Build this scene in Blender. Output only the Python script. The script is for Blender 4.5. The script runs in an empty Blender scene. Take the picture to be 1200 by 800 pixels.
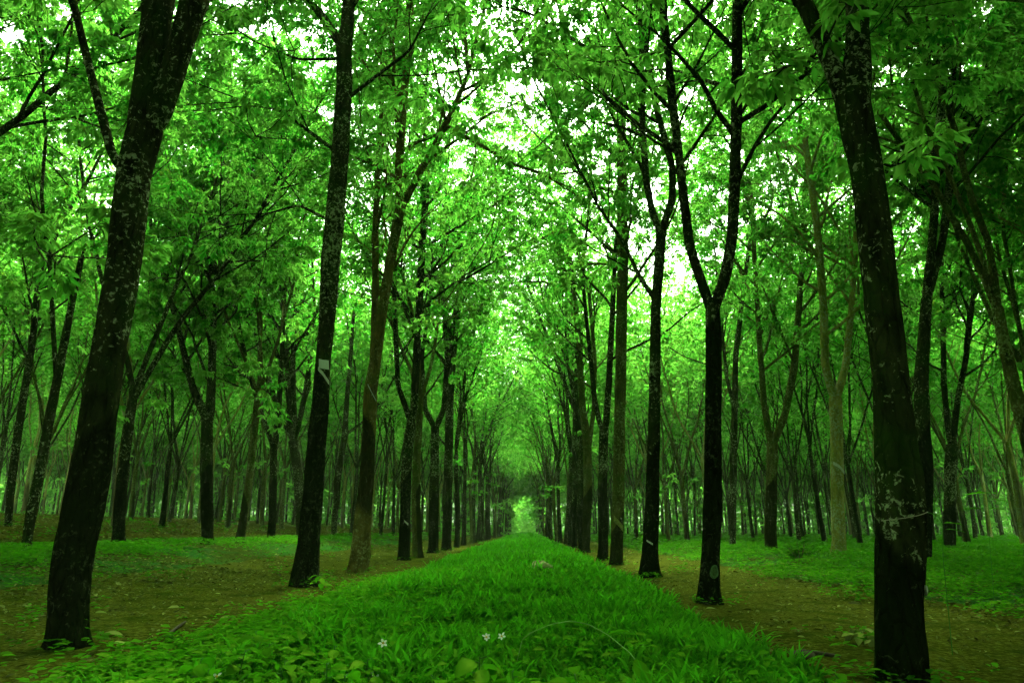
import bpy, math, random
import numpy as np
PI = math.pi
rng = np.random.default_rng(11)
random.seed(5)
SC = bpy.context.scene
COL = SC.collection

# ---------------------------------------------------------------- camera numbers
EYE = 0.8
PITCH = math.radians(15.4)
YAW = math.radians(1.22)
FOC = 800.0                                   # focal length in 1200-px picture units
CAM = np.array([0.0, 0.0, EYE])
FWD = np.array([-math.sin(YAW)*math.cos(PITCH), math.cos(YAW)*math.cos(PITCH), math.sin(PITCH)])
RGT = np.array([math.cos(YAW), math.sin(YAW), 0.0])
UPV = np.cross(RGT, FWD)

def ray(px, py):
    return FWD + (px-600)/FOC*RGT + (400-py)/FOC*UPV
def on_plane(px, py, Y):
    d = ray(px, py)
    return CAM + d*(Y/d[1])
def depth(P):
    return float(np.dot(np.asarray(P)-CAM, FWD))
def project(P):
    v = np.asarray(P)-CAM
    d = float(np.dot(v, FWD))
    return 600+FOC*float(np.dot(v, RGT))/d, 400-FOC*float(np.dot(v, UPV))/d, d

def sstep(a, b, x):
    t = np.clip((x-a)/(b-a), 0, 1)
    return t*t*(3-2*t)
def wave(x, y, s=1.0, k=0):
    return (np.sin(x*1.7/s+y*0.9/s+1.3+k)+np.sin(x*-0.8/s+y*2.1/s+0.4+2*k)
            + np.sin(x*2.9/s-y*1.3/s+2.2+3*k))/3.0
STRIP_C, STRIP_L, STRIP_R = -0.25, -1.85, 1.42
def ground(x, y):
    x = np.asarray(x, float); y = np.asarray(y, float)
    w = np.where(x < STRIP_C, (STRIP_C-x)/(STRIP_C-STRIP_L), (x-STRIP_C)/(STRIP_R-STRIP_C))
    z = 0.13*(1-sstep(0.45, 1.05, w))
    z = z+0.42*sstep(5.0, 8.6, -x)+0.13*sstep(9.5, 9.8, -x+0.25*wave(x*0+y, y, 2.2))+0.065*np.clip(-x-9.3, 0, 16)
    z = z+0.16*sstep(4.2, 7.0, x)
    z = z+0.028*wave(x, y, 1.3)*sstep(1.4, 2.6, np.abs(x+0.2))+0.012*wave(x, y, 0.35, 1)
    return z
def ground_hit(px, py, lift=0.0):
    d = ray(px, py)
    t = np.linspace(1.0, 60, 3000)
    P = CAM[None]+d[None]*t[:, None]
    below = P[:, 2] < ground(P[:, 0], P[:, 1])+lift
    i = int(np.argmax(below)) if below.any() else len(t)-1
    return P[i]

# ---------------------------------------------------------------- mesh building
class MB:
    def __init__(s):
        s.v = []; s.f = []; s.n = 0; s.att = []
    def add(s, v, faces, mat=0, a=0.0):
        """faces: int array (m,k)"""
        v = np.asarray(v, np.float32)
        s.v.append(v)
        at = np.full(len(v), a, np.float32) if np.isscalar(a) else np.asarray(a, np.float32)
        s.att.append(at)
        for fa in (faces if isinstance(faces, list) else [faces]):
            s.f.append((np.asarray(fa, np.int32)+s.n, mat))
        s.n += len(v)
    def mesh(s, name, mats, smooth=True):
        me = bpy.data.meshes.new(name)
        if s.n == 0:
            return me
        v = np.concatenate(s.v)
        me.vertices.add(len(v)); me.vertices.foreach_set('co', v.ravel())
        loops = np.concatenate([f.ravel() for f, m in s.f])
        tot = np.concatenate([np.full(len(f), f.shape[1], np.int32) for f, m in s.f])
        mi = np.concatenate([np.full(len(f), m, np.int32) for f, m in s.f])
        me.loops.add(len(loops)); me.loops.foreach_set('vertex_index', loops)
        me.polygons.add(len(tot))
        st = np.concatenate([[0], np.cumsum(tot)[:-1]]).astype(np.int32)
        me.polygons.foreach_set('loop_start', st)
        try: me.polygons.foreach_set('loop_total', tot)
        except Exception: pass
        me.polygons.foreach_set('material_index', mi)
        me.polygons.foreach_set('use_smooth', np.full(len(tot), smooth))
        a = me.attributes.new('tone', 'FLOAT', 'POINT')
        a.data.foreach_set('value', np.concatenate(s.att))
        for m in (mats if isinstance(mats, (list, tuple)) else [mats]):
            me.materials.append(m)
        me.update(calc_edges=True)
        return me
    def obj(s, name, mats, parent=None, smooth=True):
        return link(name, s.mesh(name, mats, smooth), parent)

def link(name, data, parent=None):
    o = bpy.data.objects.new(name, data)
    COL.objects.link(o)
    if parent is not None:
        o.parent = parent
    return o
def thing(name, loc, label, cat, group=None, rz=0.0):
    o = bpy.data.objects.new(name, None); COL.objects.link(o)
    o.empty_display_size = 0.2
    o.location = loc; o.rotation_euler = (0, 0, rz)
    o['label'] = label; o['category'] = cat
    if group: o['group'] = group
    return o
def tag(o, label, cat, group=None):
    o['label'] = label; o['category'] = cat
    if group: o['group'] = group
    return o
def dup(root, loc, rz, label, group, sc=1.0):
    c = root.copy(); COL.objects.link(c)
    c.location = loc; c.rotation_euler = (0, 0, rz); c.scale = (sc, sc, sc)
    c['label'] = label; c['group'] = group
    for ch in list(root.children):
        k = ch.copy(); COL.objects.link(k); k.parent = c
        for g in ch.children:
            q = g.copy(); COL.objects.link(q); q.parent = k
    return c

def unit(v):
    v = np.asarray(v, float)
    return v/(np.linalg.norm(v, axis=-1, keepdims=True)+1e-9)

def resample(pts, rad, step):
    pts = np.asarray(pts, float); rad = np.asarray(rad, float)
    seg = np.linalg.norm(np.diff(pts, axis=0), axis=1)
    s = np.concatenate([[0], np.cumsum(seg)])
    n = max(2, int(s[-1]/step)+1)
    u = np.linspace(0, s[-1], n)
    # smooth (Catmull-like) by interpolating then relaxing
    P = np.stack([np.interp(u, s, pts[:, i]) for i in range(3)], 1)
    R = np.interp(u, s, rad)
    w = max(1, int(0.25*s[-1]/max(len(pts)-1, 1)/step))
    for _ in range(min(w, 8)):
        if len(P) > 4:
            P[1:-1] = 0.25*P[:-2]+0.5*P[1:-1]+0.25*P[2:]
            R[1:-1] = 0.25*R[:-2]+0.5*R[1:-1]+0.25*R[2:]
    return P, R

def tube(mb, P, R, sides, mat=0, rough=0.0, flare=None, panel=None, cap=True):
    P = np.asarray(P, float); R = np.asarray(R, float)
    n = len(P)
    T = np.gradient(P, axis=0); T = unit(T)
    m = T.mean(0)
    ref = np.array([1.0, 0, 0]) if abs(m[0]) < 0.7*np.linalg.norm(m) else np.array([0, 1.0, 0])
    A = unit(ref[None]-T*(T@ref)[:, None]); B = np.cross(T, A)
    ang = np.linspace(0, 2*PI, sides, endpoint=False)
    rr = np.repeat(R[:, None], sides, 1)
    L = np.concatenate([[0], np.cumsum(np.linalg.norm(np.diff(P, axis=0), axis=1))])[:, None]
    if rough > 0:
        ph = rng.uniform(0, 6.28, 8)
        rr = rr*(1+rough*(0.55*np.sin(2*ang+ph[0]+L*1.1)+0.4*np.sin(3*ang+ph[1]-L*0.8)+0.3*np.sin(5*ang+ph[2]+L*2.3)
                          + 0.45*np.sin(L*4.3+ph[3]+np.sin(ang+ph[4])*1.5)+0.25*np.sin(L*9.1+2*ang+ph[5])
                          + 0.16*np.sin(L*21+3*ang+ph[6])+0.12*np.sin(L*33-7*ang+ph[7])))
    if flare is not None:
        z0, amt, hh = flare
        e = np.exp(-np.clip(P[:, 2]-z0, 0, 9)/hh)[:, None]
        k = rng.integers(3, 6); p0 = rng.uniform(0, 6.28)
        rr = rr*(1+amt*e*(0.55+0.3*np.cos(k*ang+p0)+0.35*np.cos(2*ang+p0*1.7)))
    V = P[:, None]+rr[..., None]*(np.cos(ang)[None, :, None]*A[:, None]+np.sin(ang)[None, :, None]*B[:, None])
    at = np.zeros((n, sides))
    if panel is not None:
        zc, sl, a0, w = panel[:4]
        d = np.abs((ang-a0+PI) % (2*PI)-PI)
        edge = zc+sl*((ang-a0+PI) % (2*PI)-PI)+0.03*np.sin(3*ang+a0)
        at = np.clip((edge-V[..., 2])/0.03, 0, 1)*np.clip((w-d)/0.12+0.5, 0, 1)
        if len(panel) > 4: at = at*np.clip((V[..., 2]-panel[4]-0.08*np.sin(2*ang))/0.25, 0, 1)
    idx = np.arange(n*sides).reshape(n, sides)
    a_, b_ = idx[:-1], idx[1:]
    q = np.stack([a_, np.roll(a_, -1, 1), np.roll(b_, -1, 1), b_], -1).reshape(-1, 4)
    V = V.reshape(-1, 3); at = at.ravel()
    faces = [q]
    if cap:
        V = np.concatenate([V, (P[-1]+T[-1]*R[-1]*0.6)[None]]); at = np.append(at, 0)
        l = idx[-1]
        faces.append(np.stack([l, np.roll(l, -1), np.full(sides, n*sides)], 1))
    mb.add(V, faces, mat, at)

def leaves(mb, P, axis, wv, length, width, mat=0, tone=None, fold=0.25, curl=0.12):
    """pointed-oval blades: base P, unit axis, unit width vector; 6 verts, 2 quads folded on the midrib"""
    n = len(P)
    if n == 0: return
    nv = np.cross(axis, wv)
    L = np.asarray(length)[:, None]; W = np.asarray(width)[:, None]*0.5
    up = nv*W*fold
    tipd = axis*L-nv*L*curl
    V = np.stack([P, P+axis*L*0.28+wv*W*0.85+up, P+axis*L*0.66+wv*W*0.8+up-nv*L*curl*0.4, P+tipd,
                  P+axis*L*0.66-wv*W*0.8+up-nv*L*curl*0.4, P+axis*L*0.28-wv*W*0.85+up], 1).reshape(-1, 3)
    b = np.arange(n)[:, None]*6
    f = np.concatenate([b+np.array([[0, 1, 2, 3]]), b+np.array([[0, 3, 4, 5]])])
    t = rng.uniform(0, 1, n) if tone is None else tone
    mb.add(V, f, mat, np.repeat(t, 6))

def quads(mb, P, axis, wv, length, width, mat=0, tone=None):
    n = len(P)
    L = np.asarray(length)[:, None]; W = np.asarray(width)[:, None]*0.5
    V = np.stack([P, P+axis*L*0.45+wv*W, P+axis*L, P+axis*L*0.5-wv*W], 1).reshape(-1, 3)
    f = np.arange(n)[:, None]*4+np.array([[0, 1, 2, 3]])
    t = rng.uniform(0, 1, n) if tone is None else tone
    mb.add(V, f, mat, np.repeat(t, 4))

def trifoliate(mb, P, D, size, mat=1, lod=0, clump_tone=None):
    """leaf of three drooping leaflets at the end of a petiole"""
    n = len(P)
    if n == 0: return
    az = np.arctan2(D[:, 1], D[:, 0])+rng.normal(0, 0.9, n)
    el = rng.normal(0.15, 0.4, n)
    d = np.stack([np.cos(az)*np.cos(el), np.sin(az)*np.cos(el), np.sin(el)], 1)
    pet = rng.uniform(0.07, 0.2, n)[:, None]*(size/0.15)
    J = P+d*pet
    tl = rng.uniform(0, 1, n) if clump_tone is None else np.clip(clump_tone+rng.normal(0, 0.13, n), 0, 1)
    for off in (0, 1, -1):
        a2 = az+off*rng.uniform(0.75, 1.2, n)+rng.normal(0, 0.1, n)
        dr = rng.uniform(0.1, 1.05, n)+0.1*abs(off)
        ax = np.stack([np.cos(a2)*np.cos(dr), np.sin(a2)*np.cos(dr), -np.sin(dr)], 1)
        side = np.stack([-np.sin(a2), np.cos(a2), np.zeros(n)], 1)
        nn = np.cross(ax, side); ro = rng.normal(0, 0.45, n)[:, None]
        wv = side*np.cos(ro)+nn*np.sin(ro)
        L = size*rng.uniform(0.75, 1.25, n)*(1.08 if off == 0 else 0.92)
        if lod: quads(mb, J, ax, wv, L*1.02, L*0.46, mat, tl)
        else: leaves(mb, J, ax, wv, L, L*0.40, mat, np.clip(tl+rng.normal(0, 0.05, n), 0, 1))

# ---------------------------------------------------------------- materials
def mat_new(name):
    m = bpy.data.materials.new(name); m.use_nodes = True
    nt = m.node_tree; nt.nodes.clear()
    out = nt.nodes.new('ShaderNodeOutputMaterial')
    def N(t, **kw):
        x = nt.nodes.new(t)
        for k, v in kw.items():
            if k in ('ins',):
                for a, b in v.items(): x.inputs[a].default_value = b
            else: setattr(x, k, v)
        return x
    return m, nt, out, N, nt.links.new
def ramp(N, stops, interp='LINEAR'):
    r = N('ShaderNodeValToRGB'); cr = r.color_ramp; cr.interpolation = interp
    while len(cr.elements) < len(stops): cr.elements.new(0.5)
    for e, (p, c) in zip(cr.elements, stops):
        e.position = p; e.color = (*c, 1) if len(c) == 3 else c
    return r
def mixc(N, L, fac, a, b, blend='MIX'):
    x = N('ShaderNodeMix', data_type='RGBA', blend_type=blend)
    for sock, val in ((x.inputs[0], fac), (x.inputs[6], a), (x.inputs[7], b)):
        if hasattr(val, 'is_output'): L(val, sock)
        elif isinstance(val, (int, float)): sock.default_value = val
        else: sock.default_value = (*val, 1)
    return x.outputs[2]

def leaf_mat(name, dark, light, tdark, tlight, tmix=0.5, gloss=0.08, rough=0.45, dead=None):
    m, nt, out, N, L = mat_new(name)
    at = N('ShaderNodeAttribute', attribute_name='tone')
    oi = N('ShaderNodeObjectInfo')
    add = N('ShaderNodeMath', operation='MULTIPLY_ADD', ins={1: 0.35, 2: -0.17})
    L(oi.outputs['Random'], add.inputs[0])
    s = N('ShaderNodeMath', operation='ADD', use_clamp=True)
    L(at.outputs['Fac'], s.inputs[0]); L(add.outputs[0], s.inputs[1])
    st = [(0.0, dark), (1.0, light)]
    if dead: st = [(0.0, dark), (0.93, light), (0.97, dead), (1.0, dead)]
    r1 = ramp(N, st); r2 = ramp(N, [(0.0, tdark), (1.0, tlight)])
    L(s.outputs[0], r1.inputs[0]); L(s.outputs[0], r2.inputs[0])
    d = N('ShaderNodeBsdfDiffuse'); t = N('ShaderNodeBsdfTranslucent'); g = N('ShaderNodeBsdfGlossy', ins={'Roughness': rough})
    g.inputs['Color'].default_value = (0.55, 0.85, 0.06, 1)
    L(r1.outputs[0], d.inputs[0]); L(r2.outputs[0], t.inputs[0])
    a = N('ShaderNodeMixShader', ins={0: tmix}); L(d.outputs[0], a.inputs[1]); L(t.outputs[0], a.inputs[2])
    b = N('ShaderNodeMixShader', ins={0: gloss}); L(a.outputs[0], b.inputs[1]); L(g.outputs[0], b.inputs[2])
    L(b.outputs[0], out.inputs[0])
    return m

def bark_mat(name, c0, c1, moss, lich, lich_amt, panel_c):
    m, nt, out, N, L = mat_new(name)
    tc = N('ShaderNodeTexCoord'); oi = N('ShaderNodeObjectInfo')
    off = N('ShaderNodeVectorMath', operation='SCALE'); off.inputs[3].default_value = 40.0
    cmb = N('ShaderNodeCombineXYZ'); L(oi.outputs['Random'], cmb.inputs[0]); L(oi.outputs['Random'], cmb.inputs[2])
    L(cmb.outputs[0], off.inputs[0])
    ad = N('ShaderNodeVectorMath', operation='ADD'); L(tc.outputs['Object'], ad.inputs[0]); L(off.outputs[0], ad.inputs[1])
    mp = N('ShaderNodeMapping'); mp.inputs['Scale'].default_value = (1, 1, 0.35); L(ad.outputs[0], mp.inputs[0])
    n1 = N('ShaderNodeTexNoise', ins={'Scale': 9.0, 'Detail': 7.0, 'Roughness': 0.65}); L(mp.outputs[0], n1.inputs['Vector'])
    r1 = ramp(N, [(0.32, c0), (0.68, c1)]); L(n1.outputs[0], r1.inputs[0])
    n2 = N('ShaderNodeTexNoise', ins={'Scale': 2.2, 'Detail': 5.0}); L(ad.outputs[0], n2.inputs['Vector'])
    r2 = ramp(N, [(0.48, (0, 0, 0)), (0.66, (1, 1, 1))]); L(n2.outputs[0], r2.inputs[0])
    col = mixc(N, L, r2.outputs[0], r1.outputs[0], moss)
    n3 = N('ShaderNodeTexNoise', ins={'Scale': 21.0, 'Detail': 4.0, 'Roughness': 0.7, 'Distortion': 0.6}); L(ad.outputs[0], n3.inputs['Vector'])
    n4 = N('ShaderNodeTexNoise', ins={'Scale': 1.4, 'Detail': 2.0}); L(ad.outputs[0], n4.inputs['Vector'])
    sm = N('ShaderNodeMath', operation='MULTIPLY_ADD', ins={1: 0.45}); L(n4.outputs[0], sm.inputs[0]); L(n3.outputs[0], sm.inputs[2])
    r3 = ramp(N, [(0.915-lich_amt, (0, 0, 0)), (0.985-lich_amt, (1, 1, 1))]); L(sm.outputs[0], r3.inputs[0])
    col = mixc(N, L, r3.outputs[0], col, lich)
    at = N('ShaderNodeAttribute', attribute_name='tone')
    ml = N('ShaderNodeMath', operation='MULTIPLY', ins={1: 0.85}); L(at.outputs['Fac'], ml.inputs[0])
    n5 = N('ShaderNodeTexNoise', ins={'Scale': 26.0, 'Detail': 3.0}); L(mp.outputs[0], n5.inputs['Vector'])
    pc = ramp(N, [(0.3, tuple(0.5*x for x in panel_c)), (0.75, tuple(1.5*x for x in panel_c))]); L(n5.outputs[0], pc.inputs[0])
    col = mixc(N, L, ml.outputs[0], col, pc.outputs[0])
    p = N('ShaderNodeBsdfPrincipled', ins={'Roughness': 1.0, 'Specular IOR Level': 0.0})
    L(col, p.inputs['Base Color'])
    vo = N('ShaderNodeTexVoronoi', feature='DISTANCE_TO_EDGE', ins={'Scale': 16.0}); L(mp.outputs[0], vo.inputs['Vector'])
    vr = ramp(N, [(0.0, (0, 0, 0)), (0.14, (1, 1, 1))]); L(vo.outputs[0], vr.inputs[0])
    hm = N('ShaderNodeMath', operation='MULTIPLY_ADD', ins={1: 0.35}); L(vr.outputs[0], hm.inputs[0]); L(n1.outputs[0], hm.inputs[2])
    bp = N('ShaderNodeBump', ins={'Strength': 1.0, 'Distance': 0.045}); L(hm.outputs[0], bp.inputs['Height'])
    L(bp.outputs[0], p.inputs['Normal']); L(p.outputs[0], out.inputs[0])
    return m

def plain_mat(name, c, rough=0.6, noise=0.25, scale=30):
    m, nt, out, N, L = mat_new(name)
    tc = N('ShaderNodeTexCoord'); n = N('ShaderNodeTexNoise', ins={'Scale': scale, 'Detail': 4.0})
    L(tc.outputs['Object'], n.inputs['Vector'])
    r = ramp(N, [(0.3, tuple(x*(1-noise) for x in c)), (0.7, tuple(min(x*(1+noise), 0.95) for x in c))]); L(n.outputs[0], r.inputs[0])
    p = N('ShaderNodeBsdfPrincipled', ins={'Roughness': rough, 'Specular IOR Level': 0.06})
    L(r.outputs[0], p.inputs['Base Color']); L(p.outputs[0], out.inputs[0])
    return m

M = {}
M['bark_dark'] = bark_mat('bark_dark', (0.003, 0.005, 0.0015), (0.027, 0.036, 0.010), (0.013, 0.032, 0.004), (0.20, 0.27, 0.12), 0.115, (0.003, 0.006, 0.0015))
M['bark_lichen'] = bark_mat('bark_lichen', (0.004, 0.006, 0.002), (0.026, 0.034, 0.010), (0.012, 0.030, 0.004), (0.22, 0.29, 0.14), 0.125, (0.006, 0.009, 0.003))
M['bark_mid'] = bark_mat('bark_mid', (0.018, 0.024, 0.005), (0.090, 0.105, 0.022), (0.034, 0.066, 0.007), (0.13, 0.19, 0.055), 0.14, (0.005, 0.009, 0.002))
M['bark_ochre'] = bark_mat('bark_ochre', (0.030, 0.030, 0.006), (0.125, 0.115, 0.024), (0.045, 0.066, 0.008), (0.17, 0.20, 0.06), 0.13, (0.006, 0.010, 0.003))
M['bark_pale'] = bark_mat('bark_pale', (0.09, 0.10, 0.016), (0.27, 0.28, 0.06), (0.12, 0.17, 0.02), (0.24, 0.30, 0.14), 0.16, (0.055, 0.052, 0.022))
M['leaf'] = leaf_mat('rubber_leaf', (0.012, 0.085, 0.005), (0.042, 0.17, 0.014), (0.032, 0.31, 0.012), (0.24, 0.61, 0.075), 0.58, 0.022, 0.45)
M['grass'] = leaf_mat('grass_blade', (0.007, 0.065, 0.002), (0.046, 0.26, 0.006), (0.011, 0.13, 0.002), (0.07, 0.42, 0.008), 0.42, 0.012, 0.5)
M['weed'] = leaf_mat('weed_leaf', (0.010, 0.080, 0.002), (0.045, 0.20, 0.004), (0.016, 0.15, 0.002), (0.06, 0.31, 0.004), 0.4, 0.018, 0.45)
M['litter'] = leaf_mat('dead_leaf', (0.020, 0.024, 0.004), (0.17, 0.20, 0.055), (0.03, 0.035, 0.005), (0.12, 0.15, 0.03), 0.15, 0.03, 0.6)
M['pale_leaf'] = leaf_mat('pale_fallen_leaf', (0.08, 0.12, 0.02), (0.20, 0.26, 0.07), (0.08, 0.12, 0.02), (0.16, 0.22, 0.05), 0.2, 0.04, 0.5)
M['stem'] = plain_mat('green_stem', (0.025, 0.12, 0.008), 0.5)
M['pale_stem'] = plain_mat('pale_stem', (0.10, 0.26, 0.035), 0.5)
M['petal'] = leaf_mat('white_petal', (0.56, 0.60, 0.52), (0.68, 0.72, 0.64), (0.5, 0.55, 0.46), (0.6, 0.65, 0.56), 0.3, 0.02, 0.6)
M['yolk'] = plain_mat('flower_centre', (0.45, 0.33, 0.03), 0.7)
M['latex'] = plain_mat('dried_latex', (0.34, 0.40, 0.27), 0.55, 0.15)
M['sheet'] = plain_mat('pale_sheet', (0.42, 0.50, 0.40), 0.4, 0.06)
M['scar'] = plain_mat('bark_scar', (0.14, 0.17, 0.04), 0.8, 0.4)
M['paint'] = plain_mat('green_paint', (0.055, 0.12, 0.035), 0.7, 0.3)
M['fill'] = plain_mat('scraped_bark', (0.035, 0.075, 0.02), 0.9, 0.5)
M['stick'] = plain_mat('dead_stick', (0.06, 0.055, 0.03), 0.8, 0.4)
M['stone'] = plain_mat('pale_stone', (0.15, 0.20, 0.06), 0.9, 0.5, 22)
M['wire'] = plain_mat('thin_wire', (0.22, 0.22, 0.14), 0.5, 0.2)

def ground_mat():
    m, nt, out, N, L = mat_new('forest_floor')
    g = N('ShaderNodeNewGeometry')
    n1 = N('ShaderNodeTexNoise', ins={'Scale': 0.55, 'Detail': 5.0}); L(g.outputs['Position'], n1.inputs['Vector'])
    n2 = N('ShaderNodeTexNoise', ins={'Scale': 14.0, 'Detail': 6.0, 'Roughness': 0.7}); L(g.outputs['Position'], n2.inputs['Vector'])
    soil = ramp(N, [(0.3, (0.010, 0.013, 0.002)), (0.5, (0.036, 0.042, 0.004)), (0.72, (0.095, 0.105, 0.012))]); L(n2.outputs[0], soil.inputs[0])
    gr = ramp(N, [(0.3, (0.012, 0.055, 0.008)), (0.7, (0.03, 0.12, 0.014))]); L(n2.outputs[0], gr.inputs[0])
    sx = N('ShaderNodeSeparateXYZ'); L(g.outputs['Position'], sx.inputs[0])
    # ground cover belongs right of the left-hand bank; the bank itself is bare litter
    mr = N('ShaderNodeMapRange', ins={1: -10.6, 2: -8.4, 3: 0.0, 4: 1.0}); L(sx.outputs[0], mr.inputs[0])
    nr = ramp(N, [(0.42, (0.25, 0.25, 0.25)), (0.58, (1, 1, 1))]); L(n1.outputs[0], nr.inputs[0])
    mm = N('ShaderNodeMath', operation='MULTIPLY'); L(mr.outputs[0], mm.inputs[0]); L(nr.outputs[0], mm.inputs[1])
    col = mixc(N, L, mm.outputs[0], soil.outputs[0], gr.outputs[0])
    p = N('ShaderNodeBsdfPrincipled', ins={'Roughness': 1.0, 'Specular IOR Level': 0.0}); L(col, p.inputs['Base Color'])
    bp = N('ShaderNodeBump', ins={'Strength': 0.9, 'Distance': 0.06}); L(n2.outputs[0], bp.inputs['Height']); L(bp.outputs[0], p.inputs['Normal'])
    L(p.outputs[0], out.inputs[0]); return m
def path_mat():
    m, nt, out, N, L = mat_new('bare_earth')
    g = N('ShaderNodeNewGeometry')
    n2 = N('ShaderNodeTexNoise', ins={'Scale': 22.0, 'Detail': 9.0, 'Roughness': 0.82}); L(g.outputs['Position'], n2.inputs['Vector'])
    soil = ramp(N, [(0.34, (0.009, 0.011, 0.0012)), (0.5, (0.046, 0.058, 0.005)), (0.66, (0.14, 0.158, 0.022))]); L(n2.outputs[0], soil.inputs[0])
    n1 = N('ShaderNodeTexNoise', ins={'Scale': 1.9, 'Detail': 7.0, 'Roughness': 0.7}); L(g.outputs['Position'], n1.inputs['Vector'])
    r = ramp(N, [(0.48, (0, 0, 0)), (0.64, (0.8, 0.8, 0.8))]); L(n1.outputs[0], r.inputs[0])
    moss = ramp(N, [(0.3, (0.006, 0.016, 0.001)), (0.7, (0.026, 0.055, 0.003))]); L(n2.outputs[0], moss.inputs[0])
    col = mixc(N, L, r.outputs[0], soil.outputs[0], moss.outputs[0])
    p = N('ShaderNodeBsdfPrincipled', ins={'Roughness': 1.0, 'Specular IOR Level': 0.0}); L(col, p.inputs['Base Color'])
    bp = N('ShaderNodeBump', ins={'Strength': 0.9, 'Distance': 0.03}); L(n2.outputs[0], bp.inputs['Height']); L(bp.outputs[0], p.inputs['Normal'])
    L(p.outputs[0], out.inputs[0]); return m
M['ground'] = ground_mat(); M['path'] = path_mat()

# ---------------------------------------------------------------- ground and paths
def sheet_obj(name, xs, ys, mat, lift=0.0):
    X, Y = np.meshgrid(xs, ys) if xs.ndim == 1 else (xs, ys)
    Z = ground(X, Y)+lift
    r, c = X.shape
    i = np.arange(r*c).reshape(r, c)
    q = np.stack([i[:-1, :-1], i[:-1, 1:], i[1:, 1:], i[1:, :-1]], -1).reshape(-1, 4)
    mb = MB(); mb.add(np.stack([X, Y, Z], -1).reshape(-1, 3), q)
    o = mb.obj(name, mat); o['kind'] = 'structure'
    return o
xs = np.concatenate([np.linspace(-260, -30, 24), np.linspace(-29, -10.5, 40), np.linspace(-10.2, 9, 200), np.linspace(9.4, 30, 40), np.linspace(33, 260, 24)])
ys = np.concatenate([np.linspace(-60, 0, 20), np.linspace(0.3, 30, 220), np.linspace(30.5, 120, 130), np.linspace(125, 420, 30)])
sheet_obj('ground', xs, ys, M['ground'])
def path_sheet(x0, x1):
    ys = np.concatenate([np.linspace(-4, 30, 240), np.linspace(30.5, 118, 120)])
    u = np.linspace(0, 1, 22)
    a = x0+0.10*wave(ys*0, ys, 0.5, 2)+0.12*wave(ys*0, ys, 1.7, 1)
    b = x1+0.16*wave(ys*0, ys, 0.6, 5)+0.25*wave(ys*0, ys, 2.1, 3)
    X = a[:, None]*(1-u)+b[:, None]*u
    return sheet_obj('path', X, np.repeat(ys[:, None], len(u), 1), M['path'], 0.005)
path_sheet(-6.3, -1.72); path_sheet(1.30, 4.6)

# ---------------------------------------------------------------- trees
def rot_about(v, axis, a):
    axis = unit(axis); c, s = math.cos(a), math.sin(a)
    return v*c+np.cross(axis, v)*s+axis*np.dot(axis, v)*(1-c)
def away(d, ang, az):
    ref = np.array([0, 0, 1.0]) if abs(d[2]) < 0.9 else np.array([1.0, 0, 0])
    p = unit(np.cross(d, ref)); p = rot_about(p, d, az)
    return unit(d*math.cos(ang)+p*math.sin(ang))

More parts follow.
